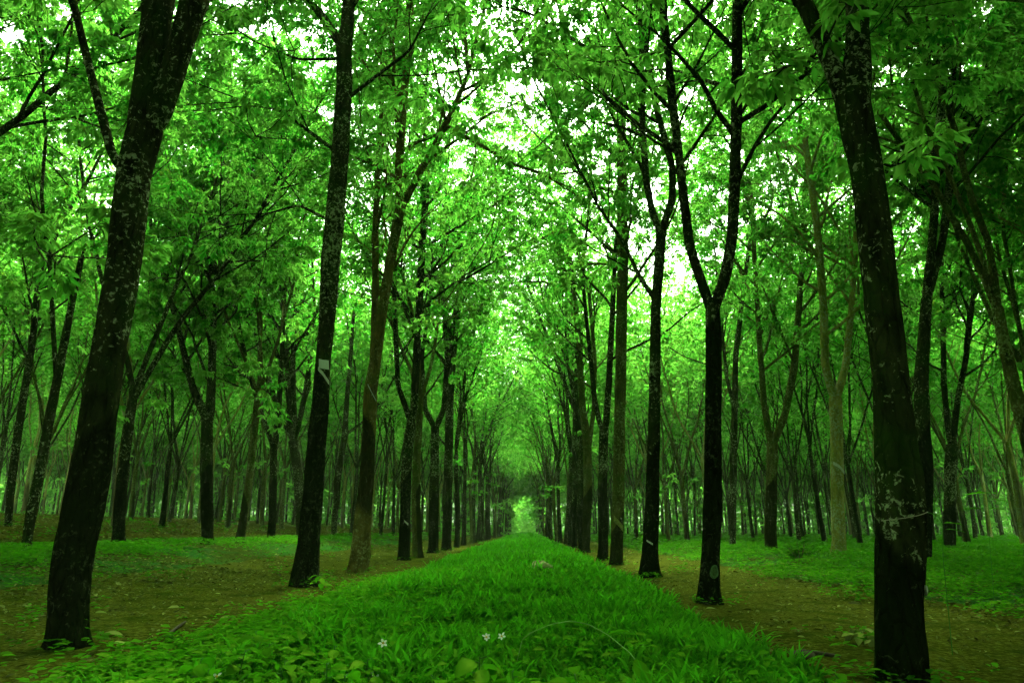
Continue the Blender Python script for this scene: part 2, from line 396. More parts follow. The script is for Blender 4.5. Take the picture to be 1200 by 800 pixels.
class Tree:
    """collects woody polylines and leaf anchors of one tree (local or world coordinates)"""
    def __init__(s, seed, lod=0, size=0.15, dens=1.0, ztop=16.0, zmin=4.6):
        s.r = random.Random(seed); s.lod = lod; s.size = size; s.dens = dens; s.ztop = ztop; s.zmin = zmin
        s.wood = []          # (P, R, level, limb id)
        s.lp = []; s.ld = []; s.lt = []
    def anchors(s, P, n, t0=0.25):
        m = len(P)
        tone = s.r.uniform(0.1, 0.9)
        for k in range(n):
            t = t0+(1-t0)*math.sqrt(s.r.random())
            x = t*(m-1); i = min(int(x), m-2); f = x-i
            s.lp.append(P[i]*(1-f)+P[i+1]*f)
            d = np.array([s.r.gauss(0, 1), s.r.gauss(0, 1), 0.2])+0.7*(P[-1]-P[0])
            s.ld.append(d); s.lt.append(tone)
    def grow(s, p, d, r0, length, level, limb, r1=None):
        r = s.r
        st = {0: 0.6, 1: 0.4, 2: 0.25}[level]
        n = max(3, int(length/st)); step = length/n
        pts = [np.array(p, float)]; d = unit(np.array(d, float))
        wob = {0: 0.07, 1: 0.12, 2: 0.2}[level]; lift = {0: 0.035, 1: 0.05, 2: -0.02}[level]
        for i in range(n):
            d = unit(d+np.array([r.gauss(0, wob), r.gauss(0, wob), r.gauss(0, wob*0.6)+lift]))
            pts.append(pts[-1]+d*step)
        P = np.array(pts); end = r1 if r1 is not None else r0*(0.3 if level < 2 else 0.4)
        R = np.linspace(r0, max(end, 0.004), len(P))
        s.wood.append((P, R, level, limb))
        s.children(P, R, level, limb, 0.28 if level == 0 else 0.2)
        return P
    def children(s, P, R, level, limb, t0, rate=1.0):
        r = s.r
        L = float(np.linalg.norm(np.diff(P, axis=0), axis=1).sum())
        if level == 2:
            s.anchors(P, max(2, int((19 if not s.lod else 9)*s.dens*r.uniform(0.8, 1.4)*min(1.4, L))), 0.3)
            return
        k = int(L*(1.8 if level == 0 else 2.8)*rate+r.random())
        for j in range(k):
            t = t0+(1-t0)*(j+r.random())/max(k, 1)
            x = t*(len(P)-1); i = min(int(x), len(P)-2); f = x-i
            q = P[i]*(1-f)+P[i+1]*f
            if q[2] < s.zmin+(0 if level else 0.3): continue
            dd = unit(P[i+1]-P[i])
            nd = away(dd, math.radians(r.uniform(32, 62)), r.uniform(0, 6.283))
            rr = (R[i]*(1-f)+R[i+1]*f)
            if level == 0:
                s.grow(q, nd, min(rr*0.55, 0.05), r.uniform(2.0, 4.3)*(1.1-0.3*t), 1, limb)
            else:
                s.grow(q, nd, max(min(rr*0.5, 0.014), 0.006), r.uniform(0.6, 1.3), 2, limb)
        # leading shoots at the tip
        dd = unit(P[-1]-P[-2])
        for j in range(2):
            s.grow(P[-1], away(dd, math.radians(r.uniform(8, 30)), r.uniform(0, 6.28)), max(R[-1]*0.8, 0.006),
                   r.uniform(1.4, 2.4) if level == 0 else r.uniform(0.6, 1.2), level+1, limb)
    def sprig(s, p, n=3, length=0.9):
        for j in range(n):
            a = s.r.uniform(0, 6.28)
            P = s.grow(p, (math.cos(a), math.sin(a), s.r.uniform(-0.1, 0.7)), 0.012, length*s.r.uniform(0.6, 1.2), 2, 0)
            s.anchors(P, 5, 0.35)

    def build(s, name, parent, bark, trunkspec, off=np.zeros(3), split=True, leafmat=None):
        """makes trunk, limb and crown meshes under parent; coordinates become local by subtracting off"""
        out = []
        P, R, flare, panel = trunkspec
        mb = MB()
        if s.lod: tube(mb, P-off, R, 8, 0, 0.03, flare, panel)
        else: tube(mb, P-off, R, 28 if s.lod == 0 else 10, 0, 0.055, flare, panel)
        lod_limbs = mb
        limbs = {}
        cr = MB()
        for (Q, RR, lev, li) in s.wood:
            if lev == 2:
                if s.lod == 0: tube(cr, Q-off, RR, 3, 0, cap=False)
            elif split and not s.lod:
                lm = limbs.setdefault(li, MB())
                tube(lm, Q-off, RR, 14 if lev == 0 else 5, 0, 0.05 if lev == 0 else 0, cap=lev == 0)
            else:
                tube(mb, Q-off, RR, 6 if lev == 0 else 3, 0, cap=False)
        out.append(link('trunk', mb.mesh(name+'_trunk', bark), parent))
        for k in sorted(limbs):
            out.append(link('limb', limbs[k].mesh(name+'_limb', bark), parent))
        if s.lp:
            trifoliate(cr, np.array(s.lp)-off, np.array(s.ld), s.size, 1, s.lod, np.array(s.lt))
            out.append(link('crown', cr.mesh(name+'_crown', [bark, leafmat or M['leaf']]), parent))
        return out

def generic_tree(seed, lod=0, ztop=16.0, fork=None, size=0.15, dens=1.0, zmin=4.6):
    r = random.Random(seed*7+1)
    T = Tree(seed, lod, size, dens, ztop, zmin)
    zf = fork or r.uniform(2.8, 5.2)
    rb = r.uniform(0.105, 0.15)
    lean = (r.gauss(0, 0.022), r.gauss(0, 0.022))
    zz = np.linspace(-0.25, zf, 9 if lod else int(zf/0.06))
    ph = r.uniform(0, 6.28)
    P = np.stack([lean[0]*zz+0.05*np.sin(zz*1.1+ph), lean[1]*zz+0.05*np.sin(zz*0.9+ph*2), zz], 1)
    P[:, :2] -= P[0, :2]
    R = rb*(1-0.25*np.clip(zz, 0, None)/max(zf, 1))
    nl = r.choice([2, 3, 3, 4, 4]); a0 = r.uniform(0, 6.28)
    for k in range(nl):
        a = a0+k*6.283/nl+r.gauss(0, 0.3); sp = math.radians(r.uniform(8, 24))
        d = (math.cos(a)*math.sin(sp), math.sin(a)*math.sin(sp), math.cos(sp))
        T.grow(P[-1]-np.array([0, 0, 0.12]), d, R[-1]*r.uniform(0.52, 0.72), (ztop-zf)*r.uniform(0.62, 0.82), 0, k, 0.018)
    for q in range(r.choice([0, 0, 1, 2])):
        i = int(len(P)*r.uniform(0.75, 0.98)); T.sprig(P[i], 2, 0.8)
    spec = (P, R, (0.0, 0.75, 0.16), (r.uniform(1.2, 2.6), r.choice([-0.22, 0.22]), r.uniform(0, 6.28), r.uniform(1.2, 2.4)))
    return T, spec

RT_GROUP = 'rubber trees planted in straight rows'
TREES_AT = []            # (x, y) taken by individually traced trees

def hero(X, trunk, limbs, bark, label, seed, panel=None, dens=1.0, size=0.13, extra=None, flare=0.8, drift=0.1, zmin=5.2, ext=True, Y=None, top=17.0, boughs=None):
    b = trunk[0]
    if Y is None:
        d = ray(b[0], 622); Y = X*d[1]/d[0]
    base = on_plane(b[0], b[1], Y)
    base[2] = float(ground(base[0], Y))
    TREES_AT.append((base[0], Y))
    P = []; R = []
    for (px, py, w) in trunk:
        q = on_plane(px, py, Y); P.append(q); R.append(0.9*w/FOC*depth(q)/2)
    P[0] = base.copy(); P.insert(0, base-np.array([0, 0, 0.3])); R.insert(0, R[0])
    flare *= 0.8
    R[0] = R[1] = min(R[1]/(1+0.5*flare), R[2]*1.05)
    P = np.array(P); R = np.array(R)
    T = Tree(seed, 0, size, dens, top, zmin)
    rs = random.Random(seed)
    def finish(Q, RR, li):
        d = unit(Q[-1]-Q[-3] if len(Q) > 2 else Q[-1]-Q[0])
        d = unit(d*np.array([0.9, 0.9, 1.0])+np.array([0, rs.gauss(0, 0.12), 0.25]))
        rest = top-Q[-1][2]
        if ext and rest > 1.5:
            T.grow(Q[-1]-d*0.05, d, RR[-1], rest*rs.uniform(0.75, 0.95), 0, li, 0.016)
    Pr, Rr = resample(P, R, 0.05)
    for k, lm in enumerate(limbs):
        Q = []; RR = []; dy = drift*rs.choice([-1, 1])*rs.uniform(0.4, 1.2)
        z0 = None
        for (px, py, w) in lm:
            q = on_plane(px, py, Y)
            if z0 is None: z0 = q[2]
            q = on_plane(px, py, Y+dy*max(q[2]-z0, 0)); Q.append(q); RR.append(w/FOC*depth(q)/2)
        # root the limb inside the trunk
        i = int(np.argmin(np.linalg.norm(Pr-Q[0], axis=1)+np.where(Pr[:, 2] > Q[0][2]-0.02, 5, 0)))
        if np.linalg.norm(Pr[i]-Q[0]) < 0.6:
            Q.insert(0, Pr[max(i-2, 0)]); RR.insert(0, RR[0]*0.85)
        Q, RR = resample(Q, RR, 0.1)
        T.wood.append((Q, RR, 0, k))
        T.children(Q, RR, 0, k, 0.2, 0.8)
        finish(Q, RR, k)
    for bg_ in (boughs or []):
        # a side bough: starts on whatever wood of this tree is seen nearest to its first point
        W = np.concatenate([Pr]+[w_[0] for w_ in T.wood if w_[2] == 0])
        pj = np.array([project(q)[:2] for q in W]); i = int(np.argmin(np.hypot(pj[:, 0]-bg_[0][0], pj[:, 1]-bg_[0][1])))
        Yb = W[i][1]; Q = [W[i]]; RR = [bg_[0][2]/FOC*depth(W[i])/2]; sy = rs.choice([-1, 1])*rs.uniform(0.05, 0.35)
        for (px, py, w) in bg_[1:]:
            q = on_plane(px, py, Yb); q = on_plane(px, py, Yb+sy*abs(q[0]-W[i][0])); Q.append(q); RR.append(w/FOC*depth(q)/2)
        Q, RR = resample(Q, RR, 0.1)
        li = int(np.argmin([np.linalg.norm(w_[0]-Q[0], axis=1).min() for w_ in T.wood])) if T.wood else 0
        li = T.wood[li][3] if T.wood else 0
        T.wood.append((Q, RR, 0, li)); T.children(Q, RR, 0, li, 0.3, 0.8)
    if not limbs:
        finish(Pr, Rr, 0)
        m = Pr[:, 2] > zmin
        if m.sum() > 4: T.children(Pr[m], Rr[m], 0, 0, 0.1, 0.8)
    for e in (extra or []):
        q = on_plane(e[0], e[1], Y+(e[3] if len(e) > 3 else 0)); T.sprig(q, e[2], e[4] if len(e) > 4 else 0.9)
    root = thing('rubber_tree', base, label, 'tree', RT_GROUP)
    zc = base[2]
    pn = None if panel is None else tuple(panel)
    fl = (0.0, flare, 0.15)
    T.build('rubber_tree', root, bark, (Pr-base, Rr, fl, pn), base if False else np.zeros(3), True) if False else None
    # local coordinates: shift everything by the base
    T.wood = [(Q-base, RR, lv, li) for (Q, RR, lv, li) in T.wood]
    T.lp = [q-base for q in T.lp]
    T.build('rubber_tree', root, bark, (Pr-base, Rr, fl, pn))
    return dict(root=root, Y=Y, base=base, trunk=trunk, X=X)

BD, BM, BP = M['bark_dark'], M['bark_mid'], M['bark_pale']
H = {}
LX, RX, LX2, RX2 = -3.36, 2.12, -8.84, 7.6
FRONT = -PI/2           # the side that faces the camera
H['L1'] = hero(LX, [(80, 742, 50), (81, 700, 45), (86, 650, 47), (97, 600, 50), (106, 550, 48), (114, 500, 45), (129, 400, 42), (146, 300, 42), (157, 200, 41), (170, 150, 42)],
    [[(165, 150, 30), (175, 90, 33), (186, 0, 34)], [(182, 145, 26), (204, 80, 28), (229, 0, 30)], [(146, 200, 11), (133, 188, 10), (118, 130, 10), (105, 80, 9), (85, 0, 8)]],
    M['bark_lichen'], 'thick leaning dark tree with pale lichen streaks beside the littered earth', 101, (1.45, 0.18, FRONT, 1.9), 1.8, extra=[(60, 300, 4, 1.2), (225, 60, 2, 0.6)], drift=0.05, zmin=6.2)
H['L2'] = hero(LX, [(356, 690, 40), (358, 675, 33), (362, 640, 28), (365, 600, 26), (368, 560, 25), (375, 480, 23), (378, 430, 20), (381, 400, 20), (388, 300, 25), (397, 200, 22), (404, 100, 21), (403, 58, 20)],
    [[(405, 52, 16), (409, -5, 14)], [(398, 50, 11), (378, 20, 10), (355, -5, 9)]],
    BD, 'dark straight tree with a white sheet fixed high on its trunk', 102, (3.2, -0.25, FRONT, 2.2), 0.9, extra=[(330, 130, 4, -0.8), (300, 160, 4, -1), (345, 60, 4, -.5)], boughs=[[(398, 180, 5), (370, 160, 4), (330, 130, 3), (290, 120, 2)], [(402, 120, 5), (440, 90, 4), (480, 60, 3), (500, 20, 2)], [(393, 260, 4), (350, 240, 3), (315, 250, 2)], [(404, 70, 4), (350, 70, 3), (300, 50, 2), (270, 30, 2)]])
H['L3'] = hero(LX, [(420, 669, 31), (423, 650, 26), (426, 600, 22), (430, 560, 18), (434, 460, 17), (440, 420, 15), (446, 375, 14), (455, 320, 13), (464, 270, 13), (470, 240, 13)],
    [[(468, 238, 9), (467, 200, 9), (471, 140, 10), (478, 60, 9), (481, -5, 9)], [(474, 236, 9), (490, 205, 9), (510, 170, 8), (530, 130, 7), (548, 90, 5)], [(436, 440, 7), (440, 340, 8), (440, 260, 7), (443, 195, 6)]],
    M['bark_ochre'], 'forked tree with an ochre mossy foot and black upper trunk', 103, (3.0, -0.2, FRONT, 2.6, 1.0), 0.9, extra=[(440, 170, 5, -0.2), (425, 190, 4, 0.2), (480, 130, 3)], boughs=[[(522, 150, 5), (560, 168, 4), (600, 192, 3.5), (640, 205, 3)], [(540, 105, 4), (575, 90, 3), (610, 50, 2)], [(467, 210, 4), (430, 190, 3), (405, 180, 2)], [(472, 120, 4), (440, 60, 3), (420, 30, 2)]])
H['L4'] = hero(LX, [(473, 657, 17), (474, 640, 15), (475, 600, 14), (476, 550, 14), (482, 495, 12)],
    [[(478, 485, 7), (466, 450, 6), (464, 400, 6), (462, 340, 5)], [(485, 480, 9), (489, 400, 9), (494, 300, 8), (499, 230, 7)]],
    BD, 'slender tree forking low with one small white latex streak', 104, (2.2, 0.2, FRONT, 2.0), boughs=[[(495, 290, 4), (530, 270, 3), (580, 240, 2)], [(494, 320, 4), (540, 330, 3), (590, 300, 2)]])
H['L5'] = hero(LX, [(507, 651, 16), (508, 630, 13), (509, 560, 12), (510, 500, 11)],
    [[(508, 498, 7), (498, 480, 6), (494, 420, 5), (505, 340, 4)], [(512, 498, 7), (520, 480, 6), (524, 420, 6), (516, 300, 5)]],
    BD, 'tree with a wide cup-shaped fork at head height above the grass strip edge', 105, (2.0, 0.2, FRONT, 2.0))
H['L6'] = hero(LX, [(523, 645, 15), (524, 620, 12), (525, 560, 12), (527, 470, 10), (532, 400, 9), (540, 330, 8), (555, 250, 6), (562, 190, 4)],
    [[(530, 420, 5), (522, 350, 5), (517, 270, 4)]],
    BD, 'tall dark tree curving toward the avenue behind the cup-forked tree', 106, (2.0, 0.2, FRONT, 2.0), boughs=[[(555, 250, 4), (590, 262, 3), (630, 280, 2)], [(560, 200, 3), (600, 180, 2)]])
H['Lb1'] = hero(LX2, [(34, 625, 14), (37, 600, 13), (45, 560, 12), (58, 490, 11), (70, 430, 10), (85, 350, 8), (100, 280, 6)], [[(66, 450, 5), (62, 380, 5), (58, 300, 4)]],
    BD, 'dark tree leaning steeply behind the thick lichen-streaked tree', 107, dens=1.9, extra=[(30, 360, 4), (60, 300, 4)])
H['Lb2'] = hero(-14.3, [(10, 612, 11), (14, 560, 10), (22, 500, 9), (38, 400, 8), (45, 330, 7)], [],
    BD, 'slim dark tree at the far edge of the picture behind the leaning one', 108, dens=1.9)
H['Lb3'] = hero(LX2, [(243, 634, 18), (243, 615, 15), (242, 540, 15), (243, 490, 14)],
    [[(240, 485, 10), (226, 455, 8), (215, 410, 7), (195, 330, 6), (180, 290, 5)], [(246, 485, 11), (248, 440, 9), (250, 380, 8), (248, 330, 7)]],
    BD, 'dark tree with a low dense crown standing on the littered bank', 109, (2, 0.2, FRONT, 2), 1.9,
    extra=[(205, 380, 5), (225, 350, 6), (260, 400, 6), (285, 350, 5, -1), (240, 300, 6), (200, 430, 4), (280, 440, 4), (255, 260, 6), (215, 260, 5), (290, 270, 5), (230, 210, 6), (165, 440, 4, 0.5)], zmin=3.6)
H['Lb4'] = hero(LX2, [(318, 628, 12), (319, 610, 10), (320, 570, 10), (321, 520, 9)],
    [[(319, 520, 6), (305, 480, 5), (290, 430, 5), (280, 380, 4)], [(323, 520, 7), (328, 460, 6), (331, 400, 5), (333, 340, 4)]],
    BD, 'slim two-stemmed tree between the bank tree and the white-sheet tree', 110, (2, 0.2, FRONT, 2), 1.4, extra=[(300, 430, 4), (330, 380, 3)])
H['Lb5'] = hero(LX2, [(352, 634, 12), (351, 600, 12), (350, 560, 12), (344, 516, 13)],
    [[(340, 508, 7), (325, 478, 6), (308, 420, 5), (296, 380, 4)], [(341, 505, 7), (337, 440, 6), (333, 370, 5)], [(345, 505, 7), (343, 430, 6), (346, 360, 5)], [(347, 510, 6), (356, 470, 6), (364, 420, 5)]],
    BD, 'four-stemmed tree rising just behind the white-sheet tree', 111)
H['Lb6'] = hero(LX2, [(391, 629, 9), (392, 610, 8), (396, 560, 8), (404, 508, 8), (407, 460, 6), (410, 430, 5), (415, 360, 4)], [[(405, 508, 3), (418, 500, 3), (430, 490, 2.5)]],
    BD, 'thin dark tree with one short side branch behind the white-sheet tree', 112)
H['R1'] = hero(RX, [(1054, 788, 66), (1054, 760, 57), (1053, 700, 53), (1056, 650, 57), (1056, 600, 58), (1054, 560, 56), (1049, 520, 48), (1044, 450, 43), (1039, 400, 42), (1027, 300, 43), (1015, 200, 40), (1003, 140, 42), (998, 112, 44)],
    [[(1003, 105, 36), (1005, 50, 26), (1004, -5, 25)], [(990, 117, 24), (972, 70, 20), (955, 30, 20), (938, -5, 19)]],
    BD, 'very thick black tree with a swollen tapping panel beside the bare path', 113, (0.66, -0.1, FRONT, 2.0), 1.6, extra=[(950, 70, 3, 0.1, 0.5), (930, 75, 2, 0.15, 0.45), (1045, 195, 3, 0.5, 0.5)], drift=0.04, flare=0.9, zmin=6.6)
H['R2'] = hero(RX, [(832, 705, 32), (832, 690, 25), (833, 650, 23), (835, 600, 24), (836, 500, 20), (836, 400, 20), (835, 358, 18)],
    [[(832, 358, 12), (820, 325, 11), (808, 290, 11), (801, 230, 11), (794, 170, 10), (787, 110, 10), (781, 50, 9), (776, -5, 9)], [(840, 352, 13), (850, 325, 13), (858, 280, 13), (861, 220, 13), (863, 140, 13), (864, 60, 12), (864, -5, 11)]],
    BD, 'black tree with a high wishbone fork and a pale oval painted near its foot', 114, (3.4, 0.1, FRONT, 2.2), 0.9, boughs=[[(863, 140, 4), (890, 100, 3), (930, 60, 2)], [(788, 120, 4), (815, 80, 3), (840, 30, 2)], [(862, 225, 5), (870, 200, 5), (885, 170, 4.5), (906, 138, 4), (935, 105, 3)], [(795, 180, 4), (765, 165, 3), (735, 140, 2)]])
H['R3'] = hero(RX, [(760, 678, 27), (761, 662, 21), (765, 575, 17), (767, 475, 15), (768, 400, 14), (769, 350, 13), (775, 272, 13)],
    [[(772, 268, 9), (764, 248, 8), (757, 210, 8), (753, 150, 7), (752, 60, 6), (750, -5, 6)], [(778, 262, 9), (788, 235, 9), (788, 195, 8), (770, 130, 7), (757, 60, 6), (745, -5, 5)], [(765, 347, 6), (750, 325, 5), (738, 300, 4), (728, 280, 4), (700, 240, 3)]],
    BD, 'dark wavy tree with surface roots between the oval-marked tree and the pale tree', 115, (2.2, 0.2, FRONT, 2.0), 0.9, flare=1.1, boughs=[[(757, 95, 6), (715, 75, 5), (670, 45, 4), (620, 15, 3), (590, 8, 2)]])
H['R4'] = hero(RX, [(722, 663, 18), (723, 640, 16), (724, 600, 16), (726, 500, 15), (728, 400, 14), (730, 300, 14), (729, 200, 13), (727, 100, 11), (725, 0, 9)], [],
    BM, 'pale straight unforked tree with a yellowish cut on its trunk', 116, (1.0, 0.2, FRONT, 2.0), boughs=[[(729, 230, 4), (690, 215, 3), (640, 170, 2)]])
H['R5'] = hero(RX, [(707, 656, 16), (707, 630, 13), (706, 580, 13), (708, 500, 12)],
    [[(704, 500, 6), (697, 470, 6), (692, 420, 5), (684, 340, 4)], [(710, 500, 8), (714, 440, 7), (718, 360, 6), (722, 280, 5)]],
    BD, 'dark low-forked tree half hidden behind the pale straight tree', 117, (2.2, 0.2, FRONT, 2.0), boughs=[[(720, 300, 4), (690, 270, 3), (655, 240, 2.5), (610, 230, 2)]])
H['R6'] = hero(RX, [(686, 648, 13), (687, 630, 11), (689, 580, 11), (688, 520, 11), (682, 470, 9), (678, 400, 7), (672, 330, 6), (662, 260, 5)], [[(689, 530, 6), (696, 480, 5), (697, 420, 5), (690, 340, 4)]],
    BM, 'tree leaning in over the avenue, two places beyond the pale straight tree', 118, (2.2, 0.2, FRONT, 2.0), boughs=[[(662, 262, 4), (635, 280, 3), (600, 300, 2)], [(675, 360, 3), (640, 330, 2), (610, 330, 2)]])
H['R7'] = hero(RX, [(673, 642, 10), (674, 560, 8), (675, 480, 8), (672, 400, 6)], [[(673, 480, 5), (655, 430, 4), (640, 390, 3.5), (620, 340, 3)]],
    BD, 'thin tree with a long limb reaching across the avenue', 119, (2.2, 0.2, FRONT, 2.0))
H['Ra'] = hero(RX2, [(983, 656, 20), (983, 640, 17), (982, 600, 17), (981, 540, 16), (979, 466, 15)],
    [[(976, 462, 9), (967, 430, 9), (965, 360, 9), (958, 270, 8), (947, 190, 7), (938, 130, 5)], [(982, 460, 9), (991, 430, 8), (998, 360, 7), (1003, 280, 6), (1004, 230, 4)]],
    BP, 'pale yellowish forked tree with a white slanting latex cut', 120, None, 1.5, boughs=[[(945, 180, 4), (915, 140, 3), (880, 110, 2)], [(1003, 300, 4), (960, 230, 3), (925, 190, 2)]])
H['Rb'] = hero(RX2, [(903, 646, 17), (903, 625, 15), (904, 580, 14), (905, 518, 14)],
    [[(902, 515, 8), (895, 470, 7), (890, 400, 6), (884, 300, 5), (882, 250, 4)], [(908, 515, 9), (920, 485, 8), (931, 430, 8), (937, 350, 7), (942, 270, 5)]],
    BM, 'brown-green tree with a wide fork standing in the ground cover', 121, (2.2, 0.2, FRONT, 1.6), 1.5, boughs=[[(883, 260, 4), (868, 190, 3), (835, 140, 2)], [(940, 280, 4), (920, 210, 3), (895, 130, 2)]])
H['Rc'] = hero(RX2, [(1080, 662, 23), (1081, 640, 21), (1083, 600, 20), (1084, 540, 19), (1080, 500, 19), (1080, 440, 16), (1086, 350, 13)],
    [[(1086, 335, 9), (1092, 290, 9), (1096, 230, 9), (1101, 140, 8), (1111, 50, 7), (1116, -5, 6)], [(1091, 335, 9), (1103, 290, 8), (1110, 250, 8), (1115, 180, 7), (1115, 120, 7), (1120, 40, 6)]],
    BD, 'dark tree with a mossy bulge pressed close behind the very thick tree', 122, (2.6, 0.2, FRONT, 2.0), 1.8)
H['Rd'] = hero(13.1, [(1113, 645, 17), (1113, 620, 15), (1114, 540, 14), (1116, 522, 14)],
    [[(1112, 515, 6), (1106, 450, 6), (1105, 380, 5), (1103, 300, 5)], [(1117, 515, 7), (1122, 470, 6), (1132, 420, 6), (1140, 350, 5)]],
    BD, 'dark forked tree beyond the twig beside the very thick tree', 123, (1.5, 0.2, FRONT, 2.0), 1.8)
H['Re'] = hero(RX2, [(859, 645, 10), (859, 560, 9), (861, 480, 8), (862, 420, 7), (872, 330, 5), (880, 280, 5)], [[(861, 480, 4), (851, 440, 4), (846, 380, 3)]],
    BD, 'thin dark tree just beyond the oval-marked tree', 124, dens=1.5, boughs=[[(872, 330, 4), (845, 260, 3), (825, 205, 2)], [(879, 285, 4), (905, 240, 3), (900, 170, 2)]])

# --- the planted grid around and beyond the traced trees
ROWS_R = [RX+5.49*k for k in range(14)]
ROWS_L = [LX-5.49*k for k in range(14)]
cand = []
rj = random.Random(77)
for side, rows in (('right', ROWS_R), ('left', ROWS_L)):
    for k, X0 in enumerate(rows):
        y0 = rj.uniform(-2, 2)
        if k == 0: y0 = (H['R1']['Y'] if side == 'right' else H['L1']['Y'])-2*4.02
        sp_ = 4.02 if k == 0 else 3.4
        for j in range(-1, 50):
            Y = y0+sp_*j+rj.gauss(0, 0.22)
            X = X0+rj.gauss(0, 0.16)
            if Y > (122 if k else 152) or Y < -8: continue
            if any(abs(X-a) < 2.4 and abs(Y-b) < 2.1 for a, b in TREES_AT): continue
            if Y < 0.6:
                ok = abs(X) < 9.5 and Y > -7.5  # out-of-frame trees around the camera, added to shade the foreground
                pr = None
            else:
                pr = project((X, Y, 1.0)); pt = project((X, Y, 9.0))
                m = 5.0/max(Y, 1)*FOC
                ok = -m < pt[0] < 1200+m and (pr[0] > -m and pr[0] < 1200+m)
            if not ok: continue
            if math.hypot(X, Y) < 1.8: continue
            cand.append((math.hypot(X, Y), X, Y, side, k, j))
cand.sort()
N_IND = 300-len(H)-2
near, far = cand[:N_IND], cand[N_IND:]

FULL = []; LODS = []
def make_proto(seed, lod, bark, **kw):
    T, spec = generic_tree(seed, lod, **kw)
    return (T, spec, bark)
barks = [BD, BM, BM, BD, BP, BM, BD, BM]
protos_full = [make_proto(200+i, 0, barks[i], ztop=17.0+0.5*(i % 4), dens=0.9 if i < 4 else 1.45, zmin=4.8+0.3*(i % 4), size=0.13) for i in range(8)]
protos_near = [make_proto(250+i, 0, BD, ztop=17.5, dens=2.0, zmin=6.8, size=0.14) for i in range(3)]  # crowns made extra dense to darken the near sides
protos_mid = [make_proto(300+i, 1, [BD, BD, BM, BD, BM, BD, BD, BP][i], ztop=17.0+0.5*(i % 4), size=0.21, dens=0.54 if i < 4 else 0.54, zmin=(2.0+0.5*i if i < 4 else 3.4+0.45*(i-4))) for i in range(8)]
roots = {}
ORD = ['zeroth', 'first', 'second', 'third', 'fourth', 'fifth', 'sixth', 'seventh', 'eighth', 'ninth', 'tenth', 'eleventh', 'twelfth', 'thirteenth',
       'fourteenth', 'fifteenth', 'sixteenth', 'seventeenth', 'eighteenth', 'nineteenth', 'twentieth']
count_row = {}
for t in sorted(near, key=lambda c: c[2]):
    pass
for (D, X, Y, side, k, j) in near:
    full = D < 27
    i = rj.randrange(4)+(0 if k == 0 else 4)
    if full and Y < 5.5: full, i = 'near', rj.randrange(3)
    key = (full, i)
    loc = (X, Y, float(ground(X, Y)))
    hemi = 'grass-side' if side == 'right' else 'bank-side'
    if Y < 1.0:
        lab = 'rubber tree out of frame around the camera, added for its shade'
    elif k == 0:
        n = int(round((Y-(H['R1']['Y'] if side == 'right' else H['L1']['Y']))/4.02))+1
        if Y < 3: lab = f'rubber tree just outside the frame {side} of the grass strip, branches hanging in'
        elif n <= 20: lab = f'{ORD[n]} tree from the camera in the row along the grass strip\'s {side} edge'
        else: lab = f'far small tree at the misty end of the row {side} of the grass strip'
    elif k == 1:
        n = int(round(Y/3.4))
        lab = f'slim tree in the second row {side} of the grass strip, {ORD[n]} along' if n <= 20 else f'far slim tree deep in the second row {side} of the grass strip'
    elif k == 2:
        n = int(round(Y/3.4))
        lab = f'slim tree in the third row {side} of the grass strip, {ORD[n]} along' if n <= 12 else f'far slim tree deep in the third row {side} of the grass strip'
    else:
        dist = 'middle' if Y < 40 else 'far'
        lab = f'thin crowded tree at {dist} distance {side} of the grass strip, {ORD[k+1]} row out'
    if key not in roots:
        T, spec, bk = (protos_near if full == 'near' else protos_full if full else protos_mid)[i]
        root = thing('rubber_tree', loc, lab, 'tree', RT_GROUP, rj.uniform(0, 6.28))
        T.build('rubber_tree', root, bk, spec)
        roots[key] = root
    else:
        s = rj.uniform(0.92, 1.1)
        dup(roots[key], loc, rj.uniform(0, 6.28), lab, RT_GROUP, s)

# --- the wood beyond, plus unseen shade trees around the camera: one mass, built from the same kinds of tree at low detail
mb = MB()
lows = []
for i in range(5):
    T, spec = generic_tree(400+i, 1, ztop=17, size=0.48, dens=0.26, zmin=3.2)
    b = MB(); tube(b, spec[0], spec[1], 6, 0)
    for (Q, RR, lev, li) in T.wood:
        if lev == 0: tube(b, Q[::2], RR[::2], 4, 0, cap=False)
        elif lev == 1 and len(Q) > 7: tube(b, Q[::3], RR[::3]*1.2, 3, 0, cap=False)
    trifoliate(b, np.array(T.lp), np.array(T.ld), 0.48, 1, 1, np.array(T.lt))
    lows.append(b)
def put_low(mb, b, loc, rz, s):
    c, sn = math.cos(rz), math.sin(rz)
    Rm = np.array([[c, -sn, 0], [sn, c, 0], [0, 0, 1]])*s
    base = mb.n
    for v, a in zip(b.v, b.att):
        mb.v.append((v@Rm.T+np.array(loc)).astype(np.float32)); mb.att.append(a)
    for f, m in b.f: mb.f.append((f+base, m))
    mb.n += b.n
far_and_shade_pts = [(X, Y) for (_, X, Y, _, _, _) in far]
for _ in range(760):                       # a denser belt closing the view past the end of the avenue
    Y = rj.uniform(122, 225); X = rj.uniform(-0.8, 0.8)*Y
    if Y < 172 and abs(X+0.6) < 3.2: continue
    far_and_shade_pts.append((X, Y))
